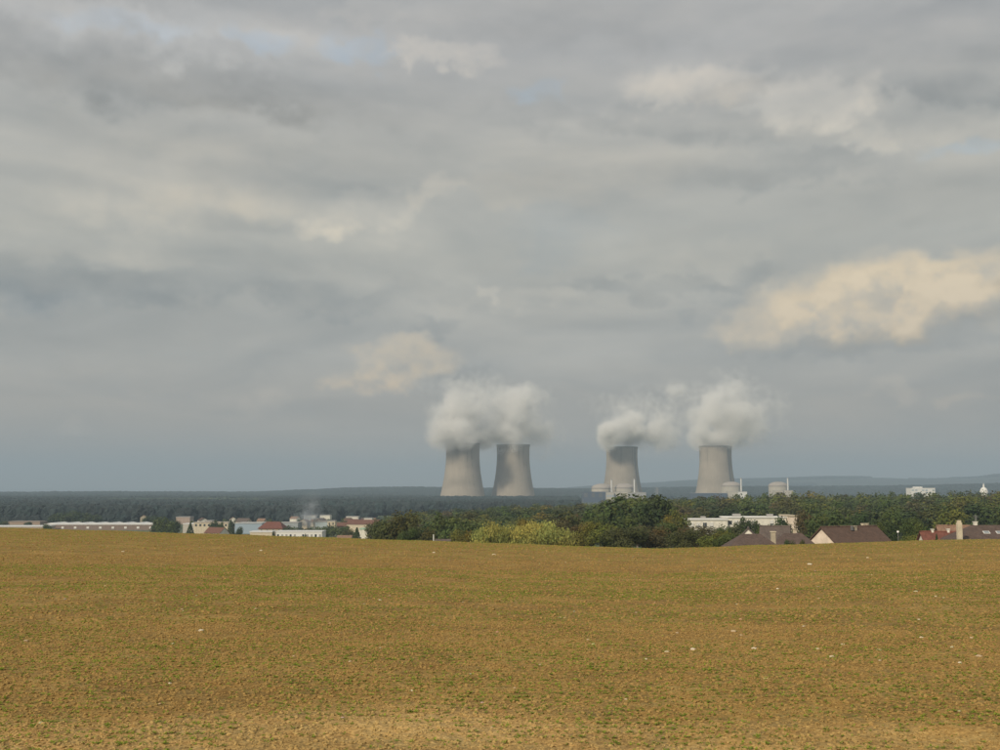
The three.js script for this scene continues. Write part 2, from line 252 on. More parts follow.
  for (const [px, py, w] of spots) {
    const p = strike(px, py); if (!p) continue; const D = -p.z, s = w * D / FOC / 2;
    const m = new THREE.Mesh(pick(sg), pick(sm)); m.name = numbered('flint_stone'); m.position.set(p.x, onSoil(p.x, p.z) + s * 0.15, p.z); m.scale.set(s, s * rr(0.6, 0.95), s * rr(0.7, 1)); m.rotation.y = rr(-0.5, 0.5); m.castShadow = m.receiveShadow = true;
    tag(m, `${w > 4 ? 'larger' : w > 3 ? 'middling' : 'small'} pale flint stone on the ${py > 670 ? 'nearest' : py > 615 ? 'middle' : 'farther'} soil, ${px < 330 ? 'left side' : px < 600 ? 'centre' : px < 800 ? 'right of centre' : 'right side'}`, 'stone', 'pale stones lying on the field'); scene.add(m);
  }
}
console.log('field done');

// ------------------------------------------------------------------ foliage
const leafMats = {};
const hues = { dark: [0.052, 0.074, 0.026], green: [0.078, 0.104, 0.03], olive: [0.085, 0.088, 0.030], yellow: [0.16, 0.14, 0.03], lime: [0.13, 0.14, 0.03], brown: [0.105, 0.085, 0.035], willow: [0.31, 0.305, 0.085], blue: [0.055, 0.075, 0.055], grey: [0.095, 0.10, 0.055] };
for (const k in hues) leafMats[k] = new THREE.MeshPhysicalMaterial({ color: lin(...hues[k].map((c) => c * 1.2)), vertexColors: true, roughness: 1, specularIntensity: 0.25, transmission: 0.35, thickness: 0, side: THREE.DoubleSide });
const bark = new THREE.MeshStandardMaterial({ color: lin(0.09, 0.075, 0.055), roughness: 1 });
// crown of many leaf-sized faces, in a unit box: height 0..1, radius about 0.5
function crownGeo(kind, leaves, size, sd) {
  const keep = seed; seed = sd * 7919 + 13;
  const pos = [], col = [], N = new THREE.Vector3(), T = new THREE.Vector3(), B = new THREE.Vector3(), lobes = [];
  const nl = kind === 'bush' ? 9 : kind === 'willow' ? 16 : 14;
  for (let i = 0; i < nl; i++) {
    const a = i * 2.4 + rr(-0.4, 0.4);
    if (kind === 'round') { const y = rr(0.30, 0.86), k = Math.sin(Math.PI * clamp((y - 0.12) / 0.86, 0.05, 1)); lobes.push([Math.cos(a) * 0.30 * k * rr(0.5, 1.1), y, Math.sin(a) * 0.30 * k * rr(0.5, 1.1), rr(0.13, 0.21)]); }
    if (kind === 'tall') { const y = 0.18 + 0.74 * i / nl, k = 0.2 + 0.8 * Math.sin(Math.PI * clamp((y + 0.02) / 1.0, 0, 1)); lobes.push([Math.cos(a) * 0.26 * k, y, Math.sin(a) * 0.26 * k, rr(0.10, 0.16)]); }
    if (kind === 'bush') { lobes.push([Math.cos(a) * rr(0.1, 0.34), rr(0.2, 0.66), Math.sin(a) * rr(0.1, 0.34), rr(0.16, 0.26)]); }
    if (kind === 'willow') { { const y = rr(0.22, 0.78), k = Math.sqrt(1 - Math.pow((y - 0.2) / 0.66, 2)); lobes.push([Math.cos(a) * 0.36 * k * rr(0.5, 1), y, Math.sin(a) * 0.36 * k * rr(0.5, 1), rr(0.12, 0.19)]); }; }
  }
  lobes.push([0, kind === 'bush' ? 0.45 : 0.6, 0, 0.24]);
  const tot = lobes.reduce((s, l) => s + l[3] * l[3], 0);
  const add = (x, y, z, nx, ny, nz, s, long, t) => {
    N.set(nx, ny, nz).normalize(); T.set(rr(-1, 1), rr(-1, 1), rr(-1, 1)).cross(N).normalize(); if (long) T.set(rr(-0.2, 0.2), -1, rr(-0.2, 0.2)).normalize(); B.crossVectors(N, T).normalize();
    const w = s * (long ? 0.42 : 0.62), l = s * (long ? 1.35 : 1);
    const q = [[-l, 0], [0, w], [l, 0], [-l, 0], [l, 0], [0, -w]];
    for (const [a, b] of q) { pos.push(x + T.x * a + B.x * b, y + T.y * a + B.y * b, z + T.z * a + B.z * b); col.push(t[0], t[1], t[2]); }
  };
  if (kind === 'conifer') {
    for (let i = 0; i < leaves; i++) { const y = Math.pow(rnd(), 1.4) * 0.95 + 0.03, tier = 0.82 + 0.3 * ((y * 9) % 1), R = 0.36 * (1 - y) * tier + 0.015, a = rr(0, 6.28), r = R * Math.sqrt(rr(0.35, 1)), k = rr(0.7, 1.2); add(Math.cos(a) * r, y - r * 0.25, Math.sin(a) * r, Math.cos(a) + gauss() * 0.5, 0.7 + gauss() * 0.4, Math.sin(a) + gauss() * 0.5, size * rr(0.7, 1.2), false, [k, k, k]); }
  } else for (const L of lobes) {
    const n = Math.round(leaves * L[3] * L[3] / tot), tone = rr(0.8, 1.22), warm = rr(-0.12, 0.14);
    for (let i = 0; i < n; i++) {
      const u = rr(-1, 1), a = rr(0, 6.28), q = Math.sqrt(1 - u * u), d = [Math.cos(a) * q, u, Math.sin(a) * q];
      const bump = 1 + 0.34 * fbm(d[0] * 2.2 + L[0] * 20, d[1] * 2.2 + L[1] * 20, d[2] * 2.2, 3), rad = L[3] * bump * (1 - 0.55 * Math.pow(rnd(), 2.2)) * (rnd() < 0.05 ? 1.22 : 1);
      let y = L[1] + d[1] * rad * 0.92; const x = L[0] + d[0] * rad, z = L[2] + d[2] * rad;
      if (kind === 'willow') y -= Math.pow(rnd(), 1.5) * 0.26 * (0.5 + Math.hypot(x, z));
      if (y < 0.02) continue;
      const k = tone * rr(0.75, 1.25);
      add(x, y, z, d[0] + gauss() * 0.7, d[1] + 0.25 + gauss() * 0.7, d[2] + gauss() * 0.7, size * rr(0.65, 1.3), kind === 'willow', [k * (1 + warm), k, k * (1 - warm * 0.5)]);
    }
  }
  const g = new THREE.BufferGeometry(); g.setAttribute('position', new THREE.BufferAttribute(new Float32Array(pos), 3)); g.setAttribute('color', new THREE.BufferAttribute(new Float32Array(col), 3)); g.computeVertexNormals();
  { const p = g.attributes.position, ys = [], rs = []; for (let i = 0; i < p.count; i += 3) { ys.push(p.getY(i)); rs.push(Math.abs(p.getX(i))); } ys.sort((a, b) => a - b); rs.sort((a, b) => a - b);
    const top = ys[Math.floor(ys.length * 0.992)], bot = /bush|willow|conifer/.test(kind) ? 0 : Math.max(0, ys[Math.floor(ys.length * 0.02)] - 0.08), R = rs[Math.floor(rs.length * 0.965)];
    for (let i = 0; i < p.count; i++) p.setXYZ(i, p.getX(i) * 0.5 / R, (p.getY(i) - bot) / (top - bot), p.getZ(i) * 0.5 / R); }
  g.computeVertexNormals(); seed = keep; return g;
}
function trunkGeo(kind, sd) {
  const keep = seed; seed = sd * 131 + 7; const g = [new THREE.CylinderGeometry(0.012, 0.026, 0.62, 7).translate(0, 0.31, 0)];
  if (kind !== 'conifer') for (let k = 0; k < 6; k++) { const l = rr(0.22, 0.34), c = new THREE.CylinderGeometry(0.004, 0.011, l, 5).translate(0, l / 2, 0); c.rotateZ(rr(0.5, 1.0)); c.rotateY(k * 1.05 + rr(-0.3, 0.3)); c.translate(0, rr(0.22, 0.55), 0); g.push(c); }
  seed = keep; return mergeGeometries(g.map((x) => flat(x)));
}
const crowns = {}, trunks = {};
function crown(kind, lod, v) { const key = kind + lod + v, n = { near: 5200, mid: 1700, far: 520 }[lod], s = { near: 0.023, mid: 0.036, far: 0.06 }[lod]; return crowns[key] ??= crownGeo(kind, kind === 'willow' ? n * 1.15 : n, kind === 'conifer' ? s * 0.85 : kind === 'willow' ? s * 0.9 : s, v * 10 + lod.length + kind.length * 100); }
// a tree with its foot on the land; width and top given as sighted at a depth
function tree(name, label, category, group, px, wpx, topY, D, kind, hue, lod, v) {
  const p = at(px, topY, D), y0 = height(p.x, p.z), h = Math.max(1.2, p.y - y0), w = wpx * D / FOC, t = thing(name, label, category, new THREE.Vector3(p.x, y0 - 0.05, p.z), rr(0, 6.28), group);
  const sc = w;
  const c = part('crown', crown(kind, lod, v), leafMats[hue], t);
  // a crown on a long stem when the foot lies deep
  const ch = Math.min(h, Math.max(w * 1.5, h * 0.72)), lift = h - ch; c.scale.set(sc, ch, sc); c.position.y = lift;
  const tr = part('trunk', trunks[kind + v] ??= trunkGeo(kind, v + 3), bark, t); const tw = Math.min(sc, h) * 0.95; tr.scale.set(tw, (lift + ch * 0.98), tw);
  return t;
}

// far woods of the plain and the ridges: one mass, nobody could count it
{
  const farMat = new THREE.MeshStandardMaterial({ color: 0xffffff, roughness: 1 });
  const clump = (sd) => lump(3, 0.42, sd, 1);
  const zones = [[], [], []];
  const ok = (x, z, D, px) => {
    if (D < 1450 && px > 372) return false;                         // nearer ground on the right carries the mixed wood
    if (D > 2830 && D < 3680 && px > 425 && px < 830) return false; // clearing of the power station
    if (px > 577 && D < 3680 && px < 900) return false;
    return true;
  };
  for (let D = 1140; D < 5250;) {
    const step = clamp(D / 230, 6.5, 17), half = D * 0.62;
    for (let x = -half; x < half; x += step) {
      const X = x + rr(-0.5, 0.5) * step, Z = -(D + rr(-0.5, 0.5) * step), px = 500 + FOC * X / -Z;
      const edge = 1180 + 130 * fbm(X * 0.004, 0.5, 3.3, 3);
      if (-Z < edge || !ok(X, Z, -Z, px)) continue;
      if (fbm(X * 0.0035, Z * 0.0035, 33, 2) < -0.55 && D < 2400) continue;
      const s = Math.max(step * rr(0.6, 0.9), rr(4.5, 7)), strip = smooth(2050, 2150, -Z) * (1 - smooth(2350, 2450, -Z)) * smooth(100, 135, px) * (1 - smooth(255, 275, px));
      const k = rr(0.7, 1.25) * (1 + 0.25 * fbm(X * 0.006, Z * 0.006, 12, 3)), hh = (rr(13, 17) + 1.5 * fbm(X * 0.008, Z * 0.008, 2, 2)) * (1 - 0.3 * strip);
      const sy = Math.min(hh * 0.5, s * rr(0.9, 1.15)), gy = height(X, Z);
      for (const lay of -Z < edge + 60 ? [0, 1] : [0]) zones[Math.floor(rnd() * 3)].push([X + lay * rr(-3, 3), gy + (lay ? sy * 0.7 : hh - sy), Z + lay * rr(0, 5), [s, sy, s], rr(0, 6.28), 0, 0, lin(lerp(0.021, 0.07, strip) * k * rr(0.85, 1.25), lerp(0.035, 0.10, strip) * k, lerp(0.034, 0.05, strip) * k)]);
    }
    D += step * 0.92;
  }
  for (let D = 7900; D < 9900; D += 34) { const half = D * 0.6; for (let x = -half * 0.1; x < half; x += 30) { const X = x + rr(-15, 15), Z = -(D + rr(-15, 15)); if (fbm(X * 0.0015, Z * 0.002, 51, 3) < -0.05) continue; const k = rr(0.8, 1.2), s = rr(14, 22); zones[Math.floor(rnd() * 3)].push([X, height(X, Z) + 5, Z, [s, 9, s], rr(0, 6.28), 0, 0, lin(0.026 * k, 0.038 * k, 0.034 * k)]); } }
  zones.forEach((l, i) => tag(instanced('far_forest', clump(40 + i), farMat, l, 'stuff'), 'dark blue green forest covering the far plain and ridges', 'forest', 'far forest', 'stuff'));
  console.log('far trees', zones.map((z) => z.length).join());
}

// ------------------------------------------------------------------ the power station
const concreteMap = noiseTexture(1024, 1, (u, v) => {
  const streak = pf(u, v * 0.06, 150, 3, 5), drip = pf(u, v * 0.02, 60, 2, 8), cloud = pf(u, v, 6, 4, 15), lift = ((v * 96) % 1) < 0.1 ? -0.018 : 0, st = drip > 0.25 ? (drip - 0.25) * 0.35 * smooth(0.25, 0.95, v + 0.25 * pf(u, v, 20, 2, 61)) : 0;
  const s = 0.83 + 0.028 * streak + 0.055 * cloud + lift - st * 0.6; return [s, s * 0.985, s * 0.955];
});
const shellMat = new THREE.MeshStandardMaterial({ color: lin(0.52, 0.465, 0.40), map: concreteMap, roughness: 0.95 });
const darkMetal = new THREE.MeshStandardMaterial({ color: lin(0.10, 0.10, 0.105), roughness: 0.7 });
const rimMat = new THREE.MeshStandardMaterial({ color: lin(0.20, 0.185, 0.17), roughness: 0.95 });
const TH = 165, rad = (h) => 47.5 * Math.sqrt(1 + ((h - 137) / 136) ** 2);
const outer = [], prof = []; for (let i = 0; i <= 48; i++) { const h = 7 + (TH - 7) * i / 48; outer.push(new THREE.Vector2(rad(h), h)); }
for (const p of outer) prof.push(p); for (let i = 48; i >= 0; i--) prof.push(new THREE.Vector2(outer[i].x - 0.9, outer[i].y)); prof.push(outer[0].clone());
const shellGeo = (() => { const g = new THREE.LatheGeometry(prof, 96), p = g.attributes.position, uv = g.attributes.uv; for (let i = 0; i < p.count; i++) uv.setY(i, p.getY(i) / TH); return g; })();
const rimGeo = new THREE.LatheGeometry([[-1.2, -3.2], [1.3, -2.6], [1.3, 0.8], [-1.2, 0.8], [-1.2, -3.2]].map(([a, b]) => new THREE.Vector2(rad(TH) + a, TH + b)), 96);
const basinGeo = new THREE.LatheGeometry([[60, 0], [72, 0], [72, 2.2], [70, 2.4], [60, 2.4]].map(([a, b]) => new THREE.Vector2(a, b)), 72);
const columnGeo = (() => { const g = []; for (const s of [-1, 1]) { const c = new THREE.CylinderGeometry(0.55, 0.6, 8.4, 6).rotateX(s * 0.42).translate(67, 4.6, s * 0.3); g.push(c); } return mergeGeometries(g.map(flat)); })();
const towers = [[462.7, 3050, null, 'concrete cooling tower farthest left, steam hiding its rim'], [513.2, 3130, null, 'second concrete cooling tower from left, top shaded by steam'], [622, 3300, 13, 'concrete cooling tower behind the twin reactor domes, dark ladder line'], [715.8, 3230, 11, 'concrete cooling tower farthest right, with dark vertical ladder line']].map(([px, D, ladder, label]) => {
  const p = at(px, 470, D); p.y = height(p.x, p.z);
  const t = thing('cooling_tower', label, 'cooling tower', p, 0, 'four cooling towers'); t.rotation.y = rr(0, 6);
  part('shell', shellGeo, shellMat, t); part('rim', rimGeo, rimMat, t); part('basin', basinGeo, rimMat, t);
  for (let k = 0; k < 36; k++) { const c = part('column', columnGeo, shellMat, t); c.rotation.y = k * Math.PI / 18; }
  if (ladder !== null) {
    const g = []; for (let i = 1; i < 48; i++) { const a = outer[i], b = outer[i + 1] ?? outer[48], l = a.distanceTo(b); if (l < 0.1) continue; const s = new THREE.BoxGeometry(2.6, l, 1.4); s.rotateX(Math.atan2(b.x - a.x, b.y - a.y)); s.translate(0, (a.y + b.y) / 2, (a.x + b.x) / 2 + 0.75); g.push(s); }
    const m = part('ladder', mergeGeometries(g.map(flat)), darkMetal, t); m.rotation.y = -t.rotation.y + Math.asin(ladder / 17) * 0.97;
  }
  return { p, D, px };
});
const paleMat = new THREE.MeshStandardMaterial({ color: lin(0.46, 0.42, 0.35), roughness: 0.9 }), domeMat = new THREE.MeshStandardMaterial({ color: lin(0.36, 0.32, 0.28), roughness: 0.9 }), whiteMat = new THREE.MeshStandardMaterial({ color: lin(0.72, 0.71, 0.68), roughness: 0.8 });
const blueMat = new THREE.MeshStandardMaterial({ color: lin(0.045, 0.065, 0.11), roughness: 0.6 }), ltBlueMat = new THREE.MeshStandardMaterial({ color: lin(0.30, 0.38, 0.46), roughness: 0.6 }), greyMat = new THREE.MeshStandardMaterial({ color: lin(0.34, 0.33, 0.32), roughness: 0.9 });
const glass = new THREE.MeshStandardMaterial({ color: lin(0.035, 0.045, 0.055), roughness: 0.15 });
const M = (px, D) => px * D / FOC;
for (const [px, w, eaveY, topY, D, label] of [[602, 20.5, 487.8, 483.6, 2960, 'brown domed reactor building left of the twin domes, grey drum'], [624.3, 20, 487.5, 483.3, 2960, 'domed reactor building in front of the third cooling tower'], [731.5, 19, 485.6, 481.6, 3020, 'domed reactor building beside the rightmost cooling tower foot'], [778.4, 19, 485.6, 481.6, 3020, 'domed reactor building standing alone right of all towers']]) {
  const p = at(px, 490, D), r = M(w, D) / 2, ye = at(px, eaveY, D).y, yt = at(px, topY, D).y; p.y = height(p.x, p.z);
  const t = thing('reactor_building', label, 'reactor', p, 0, 'domed reactor buildings'), he = ye - p.y, ht = yt - p.y;
  part('drum', new THREE.CylinderGeometry(r, r, he, 48).translate(0, he / 2, 0), paleMat, t);
  part('cornice', new THREE.LatheGeometry([[r - 1, he - 2], [r + 1, he - 2], [r + 1, he + 0.6], [r - 1, he + 0.9]].map(([a, b]) => new THREE.Vector2(a, b)), 48), domeMat, t);
  const c = []; for (let k = 0; k <= 12; k++) { const a = k / 12 * Math.PI / 2; c.push(new THREE.Vector2(Math.max(0.01, r * 0.99 * Math.cos(a)), he + (ht - he) * Math.sin(a))); } part('dome', new THREE.LatheGeometry(c, 48), domeMat, t);
  for (let k = 0; k < 12; k++) { const a = k / 12 * Math.PI * 2; part('rib', new THREE.BoxGeometry(1.2, he - 3, 1.2).translate(Math.cos(a) * r, he / 2 - 1, Math.sin(a) * r), paleMat, t); }
}
for (const [px, topY, D, label] of [[611.6, 479.2, 2930, 'white vent stack between the twin reactor domes'], [634.4, 478.8, 2930, 'white vent stack right of the twin reactor domes'], [741.3, 478.0, 2990, 'white vent stack right of the rightmost cooling tower'], [788, 477.8, 2990, 'white vent stack farthest right, beside the lone dome']]) {
  const p = at(px, 490, D), h = at(px, topY, D).y; p.y = height(p.x, p.z); const t = thing('vent_stack', label, 'chimney', p, 0, 'white vent stacks'), H = h - p.y;
  part('shaft', new THREE.CylinderGeometry(1.9, 2.2, H, 16).translate(0, H / 2, 0), whiteMat, t); part('collar', new THREE.CylinderGeometry(2.3, 2.3, 2, 16).translate(0, H - 1.2, 0), greyMat, t);
}
function hall(name, label, category, x0, x1, topY, D, mat, depth = 30, group, extra) {
  const a = at(x0, topY, D), b = at(x1, topY, D), p = new THREE.Vector3((a.x + b.x) / 2, 0, a.z - depth / 2); p.y = Math.min(height(a.x, p.z), height(b.x, p.z)) - 0.3;
  const t = thing(name, label, category, p, 0, group), H = Math.max(2.5, a.y - p.y), w = b.x - a.x;
  part('wall', box(w, H - 0.5, depth), mat, t); part('roof', box(w + 0.5, 0.6, depth + 0.5, 0, H - 0.5, 0), extra?.roof ?? greyMat, t);
  extra?.more?.(t, w, H, depth); return t;
}
hall('turbine_hall', 'long dark blue turbine hall left of the reactor domes', 'hall', 584, 606, 491.8, 2880, blueMat, 60, undefined, { roof: blueMat, more: (t, w, H, d) => { for (let k = 0; k < 6; k++) part('wall_panel', box(w / 6 - 1, H * 0.4, 0.5, -w / 2 + (k + 0.5) * w / 6, H * 0.5, d / 2 + 0.2), k % 2 ? blueMat : darkMetal, t); } });
hall('annex_block', 'white annex block below the left vent stack', 'building', 606.4, 614, 492.2, 2860, paleMat, 20, undefined, { more: (t, w, H, d) => { for (let k = 0; k < 3; k++) part('window', box(w / 5, H * 0.2, 0.4, -w / 3 + k * w / 3, H * 0.55, d / 2 + 0.15), ltBlueMat, t); } });
hall('annex_block', 'grey beige annex block under the right dome of the twins', 'building', 614.6, 628, 491.5, 2870, paleMat, 25);
hall('annex_block', 'low grey annex block at right foot of the third tower', 'building', 628.6, 646, 492.4, 2850, greyMat, 25, undefined, { roof: paleMat });
hall('turbine_hall', 'blue grey turbine hall under the rightmost cooling tower', 'hall', 694, 727, 493, 2900, blueMat, 60, undefined, { roof: greyMat });
hall('annex_block', 'pale annex block left of the third vent stack', 'building', 728, 737, 491.4, 2900, paleMat, 25);
hall('annex_block', 'small white annex block right of the third vent stack', 'building', 739, 747, 491.6, 2880, whiteMat, 20);
hall('annex_block', 'small pale annex block below the lone reactor dome', 'building', 774, 783, 490.6, 2900, paleMat, 20);
hall('annex_block', 'tiny white annex block at foot of the last vent stack', 'building', 785, 793, 490.3, 2890, paleMat, 20);
{ const t = thing('lattice_pylon', 'thin grey pylon between third tower and rightmost tower', 'pylon', foot(at(657, 490, 2900).x, -2900)), Hh = at(657, 487.3, 2900).y - t.position.y; const leg = (sx, sz) => { const g = new THREE.CylinderGeometry(0.35, 0.5, Hh, 5); g.rotateZ(sx * 0.06); g.rotateX(-sz * 0.06); return g.translate(sx * 2.2, Hh / 2, sz * 2.2); }; for (const [a, b] of [[1, 1], [1, -1], [-1, 1], [-1, -1]]) part('leg', leg(a, b), greyMat, t); for (let k = 0; k < 3; k++) part('crossarm', new THREE.BoxGeometry(14 - k * 2, 0.7, 0.7).translate(0, Hh * (0.7 + 0.12 * k), 0), greyMat, t); }

// ------------------------------------------------------------------ steam: real clouds of fine droplets
function puffCell(n, spread, s, sd) { const keep = seed; seed = sd; const pos = []; for (let i = 0; i < n; i++) { const c = [gauss(), gauss(), gauss()].map((x) => x * spread), v = () => c.map((x) => x + rr(-1, 1) * s); pos.push(...v(), ...v(), ...v()); } seed = keep; const g = new THREE.BufferGeometry(); g.setAttribute('position', new THREE.BufferAttribute(new Float32Array(pos), 3)); g.computeVertexNormals(); return g; }
function vapour(name, label, category, group, mat, cell, blobs, D0, freq, cell0) {
  const list = [];
  for (const [px, py, rx, ry, dz, n] of blobs) {
    const D = D0 + dz, c = at(px, py, D), X = M(rx, D), Y = M(ry, D), Z = (X + Y) / 2 * 0.9;
    for (let i = 0; i < n * 1.05; i++) {
      const u = rr(-1, 1), a = rr(0, 6.28), q = Math.sqrt(1 - u * u), r = Math.pow(rnd(), 0.55) * 1.5, p = [c.x + Math.cos(a) * q * r * X, c.y + u * r * Y, c.z + Math.sin(a) * q * r * Z];
      const f = fbm(p[0] * freq, p[1] * freq, p[2] * freq, 4, 0.55);
      if (f * 1.35 + (1 - r) * 1.3 - 0.05 < rr(-0.55, 0.55)) continue;
      list.push([p[0], p[1], p[2], rr(0.7, 1.25), rr(0, 6.28), rr(0, 6.28), rr(0, 6.28)]);
    }
  }
  const c0 = at(blobs[0][0], blobs[0][1], D0), t = thing(name, label, category, c0, 0, group); for (const l of list) { l[0] -= c0.x; l[1] -= c0.y; l[2] -= c0.z; }
  instanced(cell0, cell, mat, list, 'stuff', t); console.log(name, list.length);
}
const steamMat = new THREE.MeshPhysicalMaterial({ color: lin(0.99, 0.985, 0.975), roughness: 1, transmission: 0.4, thickness: 0, side: THREE.DoubleSide, specularIntensity: 0 });
const steamCell = puffCell(84, 7, 0.5, 991);
const steams = 'steam plumes over the cooling towers';
// [px, py, half width, half height (sighted), depth against the tower, droplets]
vapour('steam_plume', 'grey white steam spilling left over the leftmost cooling tower', 'steam', steams, steamMat, steamCell, [[451, 433, 20, 13, -80, 8500], [452, 415, 20, 19, -50, 7500], [463, 437, 15, 6, 0, 2600], [468, 418, 24, 19, -10, 7500], [470, 396, 26, 16, -10, 1700], [484, 436, 16, 14, 10, 3800], [448, 384, 30, 16, 10, 600]], 3050, 0.022, 'steam');
vapour('steam_plume', 'steam drifting up and back over the second cooling tower', 'steam', steams, steamMat, steamCell, [[505, 437, 17, 11, -60, 4500], [512, 438, 16, 6, 10, 2600], [507, 418, 27, 20, -20, 8500], [526, 410, 22, 22, 0, 5000], [524, 430, 22, 12, 30, 3400], [495, 402, 26, 22, 10, 2800], [542, 436, 22, 18, 40, 1000], [526, 391, 16, 12, 10, 1000]], 3130, 0.022, 'steam');
vapour('steam_plume', 'bright cream steam puff hanging low over the third cooling tower', 'steam', steams, steamMat, steamCell, [[611, 434, 12, 12, -90, 8500], [624, 438, 15, 6, 10, 2600], [632, 429, 19, 13, -35, 8500], [652, 434, 24, 14, -20, 6500], [622, 408, 30, 16, 0, 1100], [650, 405, 32, 18, 0, 1000], [674, 391, 13, 9, 0, 900], [662, 420, 24, 16, 0, 1300]], 3300, 0.022, 'steam');
vapour('steam_plume', 'broad pale steam rising from the rightmost cooling tower', 'steam', steams, steamMat, steamCell, [[713, 438, 18, 10, -15, 6000], [718, 426, 22, 20, -15, 6000], [730, 418, 30, 25, -10, 11000], [750, 424, 22, 20, 0, 5000], [732, 396, 28, 20, 0, 2600], [766, 408, 24, 18, 0, 1200], [714, 410, 20, 20, 0, 2600], [694, 398, 24, 14, 0, 500]], 3230, 0.022, 'steam');
vapour('chimney_smoke', 'thin bluish smoke rising over the town roofs', 'smoke', undefined, new THREE.MeshPhysicalMaterial({ color: lin(0.5, 0.54, 0.6), roughness: 1, transmission: 0.45, thickness: 0, side: THREE.DoubleSide, specularIntensity: 0 }), puffCell(40, 1.8, 0.09, 771), [[302, 524, 9, 5, 0, 1800], [306, 516, 12, 8, 0, 2400], [312, 506, 15, 11, 0, 2200]], 900, 0.09, 'smoke');

// ------------------------------------------------------------------ buildings
const tileMap = noiseTexture(512, 3, (u, v) => { const r = (v * 9) % 1, s = 0.80 + 0.09 * pf(u, v, 60, 3, 3) + 0.07 * pf(u, v, 5, 3, 9) + (r < 0.16 ? -0.14 : 0) + 0.05 * (h3(Math.floor(u * 12 + (Math.floor(v * 9) % 2) * 0.5), Math.floor(v * 9), 4) - 0.5) * 2; return [s, s * 0.97, s * 0.95]; });
const plasterMap = noiseTexture(512, 4, (u, v) => { const s = 0.88 + 0.05 * pf(u, v, 5, 4, 3) + 0.04 * pf(u, v, 60, 3, 9); return [s, s * 0.99, s * 0.97]; });
const mats = {}; const roofMat = (r, g, b) => mats['r' + [r, g, b]] ??= new THREE.MeshStandardMaterial({ color: lin(r * 1.5, g * 1.5, b * 1.5), map: tileMap, bumpMap: tileMap, bumpScale: 0.02, roughness: 0.9 });
const wallMat = (r, g, b) => mats['w' + [r, g, b]] ??= new THREE.MeshStandardMaterial({ color: lin(r * 1.25, g * 1.25, b * 1.25), map: plasterMap, roughness: 0.92 });
const frameMat = new THREE.MeshStandardMaterial({ color: lin(0.7, 0.69, 0.66), roughness: 0.5 });
function prism(profile, len) { const s = new THREE.Shape(profile.map(([x, y]) => new THREE.Vector2(x, y))); return metreUV(new THREE.ExtrudeGeometry(s, { depth: len, bevelEnabled: false }).translate(0, 0, -len / 2)); }   // profile in x,y; ridge along z
function hipGeo(L, W, y0, rise, hip, th = 0.22) {
  const a = W / 2, b = L / 2, r = Math.max(0.05, b - hip), v = [[-a, y0, -b], [a, y0, -b], [a, y0, b], [-a, y0, b], [-a, y0 + th, -b], [a, y0 + th, -b], [a, y0 + th, b], [-a, y0 + th, b], [0, y0 + rise, -r], [0, y0 + rise, r]];
  const f = [[0, 1, 2], [0, 2, 3], [0, 4, 5], [0, 5, 1], [1, 5, 6], [1, 6, 2], [2, 6, 7], [2, 7, 3], [3, 7, 4], [3, 4, 0], [4, 8, 5], [5, 8, 9], [5, 9, 6], [6, 9, 7], [7, 9, 8], [7, 8, 4]];
  const g = new THREE.BufferGeometry(); g.setAttribute('position', new THREE.BufferAttribute(new Float32Array(f.flat().flatMap((i) => v[i])), 3)); return metreUV(g);
}
function addWindow(t, w, h, x, y, z, turn) { const f = part('window', box(w, h, 0.10), frameMat, t); f.position.set(x, y, z); f.rotation.y = turn; const p = part('pane', box(w - 0.16, h - 0.16, 0.05, 0, 0.08, 0.045), glass, f); return f; }
// ridge along local z; the ridge's middle is sighted at (px, ridgeY) at depth D
function house(o) {
  const { name = 'house', label, category = 'house', group, px, ridgeY, D, L, W, rise, turn, wall, roof, hip, over = 0.35, chimneys = [], windows = true } = o;
  const c = at(px, ridgeY, D), y0 = Math.min(height(c.x, c.z), c.y - rise - 2.3) - 0.2, t = thing(name, label, category, new THREE.Vector3(c.x, y0, c.z), turn, group), R = c.y - y0, e = R - rise, a = W / 2;
  const k = rise / a;
  if (hip) { part('wall', box(W, e + 0.02, L), wall, t); }
  else part('wall', prism([[-a, 0], [a, 0], [a, e - 0.12], [0, R - 0.16], [-a, e - 0.12]], L), wall, t);
  const rf = part('roof', hip ? hipGeo(L + 2 * over, W + 2 * over, e - 0.0, rise, hip) : prism([[-a - over, e - k * over], [0, R], [a + over, e - k * over], [a + over, e - k * over - 0.2], [0, R - 0.2], [-a - over, e - k * over - 0.2]], L + 2 * over), roof, t);
  if (D < 300 && !hip) part('ridge_cap', new THREE.CylinderGeometry(0.16, 0.16, L + 2 * over, 8).rotateX(Math.PI / 2).translate(0, R - 0.02, 0), roof, rf);
  if (D < 300) for (const s of [-1, 1]) part('gutter', new THREE.CylinderGeometry(0.08, 0.08, L + 2 * over, 8).rotateX(Math.PI / 2).translate(s * (a + over + 0.06), hip ? e + 0.05 : e - k * over - 0.05, 0), darkMetal, rf);
  for (const [x, z, w, h, m] of chimneys) { const yb = R - Math.abs(x) * k - 0.4, ch = part('chimney', box(w, h + 0.4, w * 0.8, x, yb, z), m, rf); part('chimney_cap', box(w + 0.15, 0.12, w * 0.8 + 0.15, x, yb + h + 0.4, z), m, rf); }
  if (windows && D < 1000) for (const s of [-1, 1]) {
    const n = Math.max(1, Math.floor(L / 4.2)); for (let i = 0; i < n; i++) if (e > 2.0) addWindow(t, 1.2, 1.25, s * (a + 0.03), e - 1.75, -L / 2 + (i + 0.5) * L / n, s * Math.PI / 2);
    if (!hip && D < 300) addWindow(t, 1.1, 1.2, s * a * 0.35, e - 1.8, s * (L / 2 + 0.03), s > 0 ? 0 : Math.PI);
  }
  return { t, rf, R, e, k, a };
}
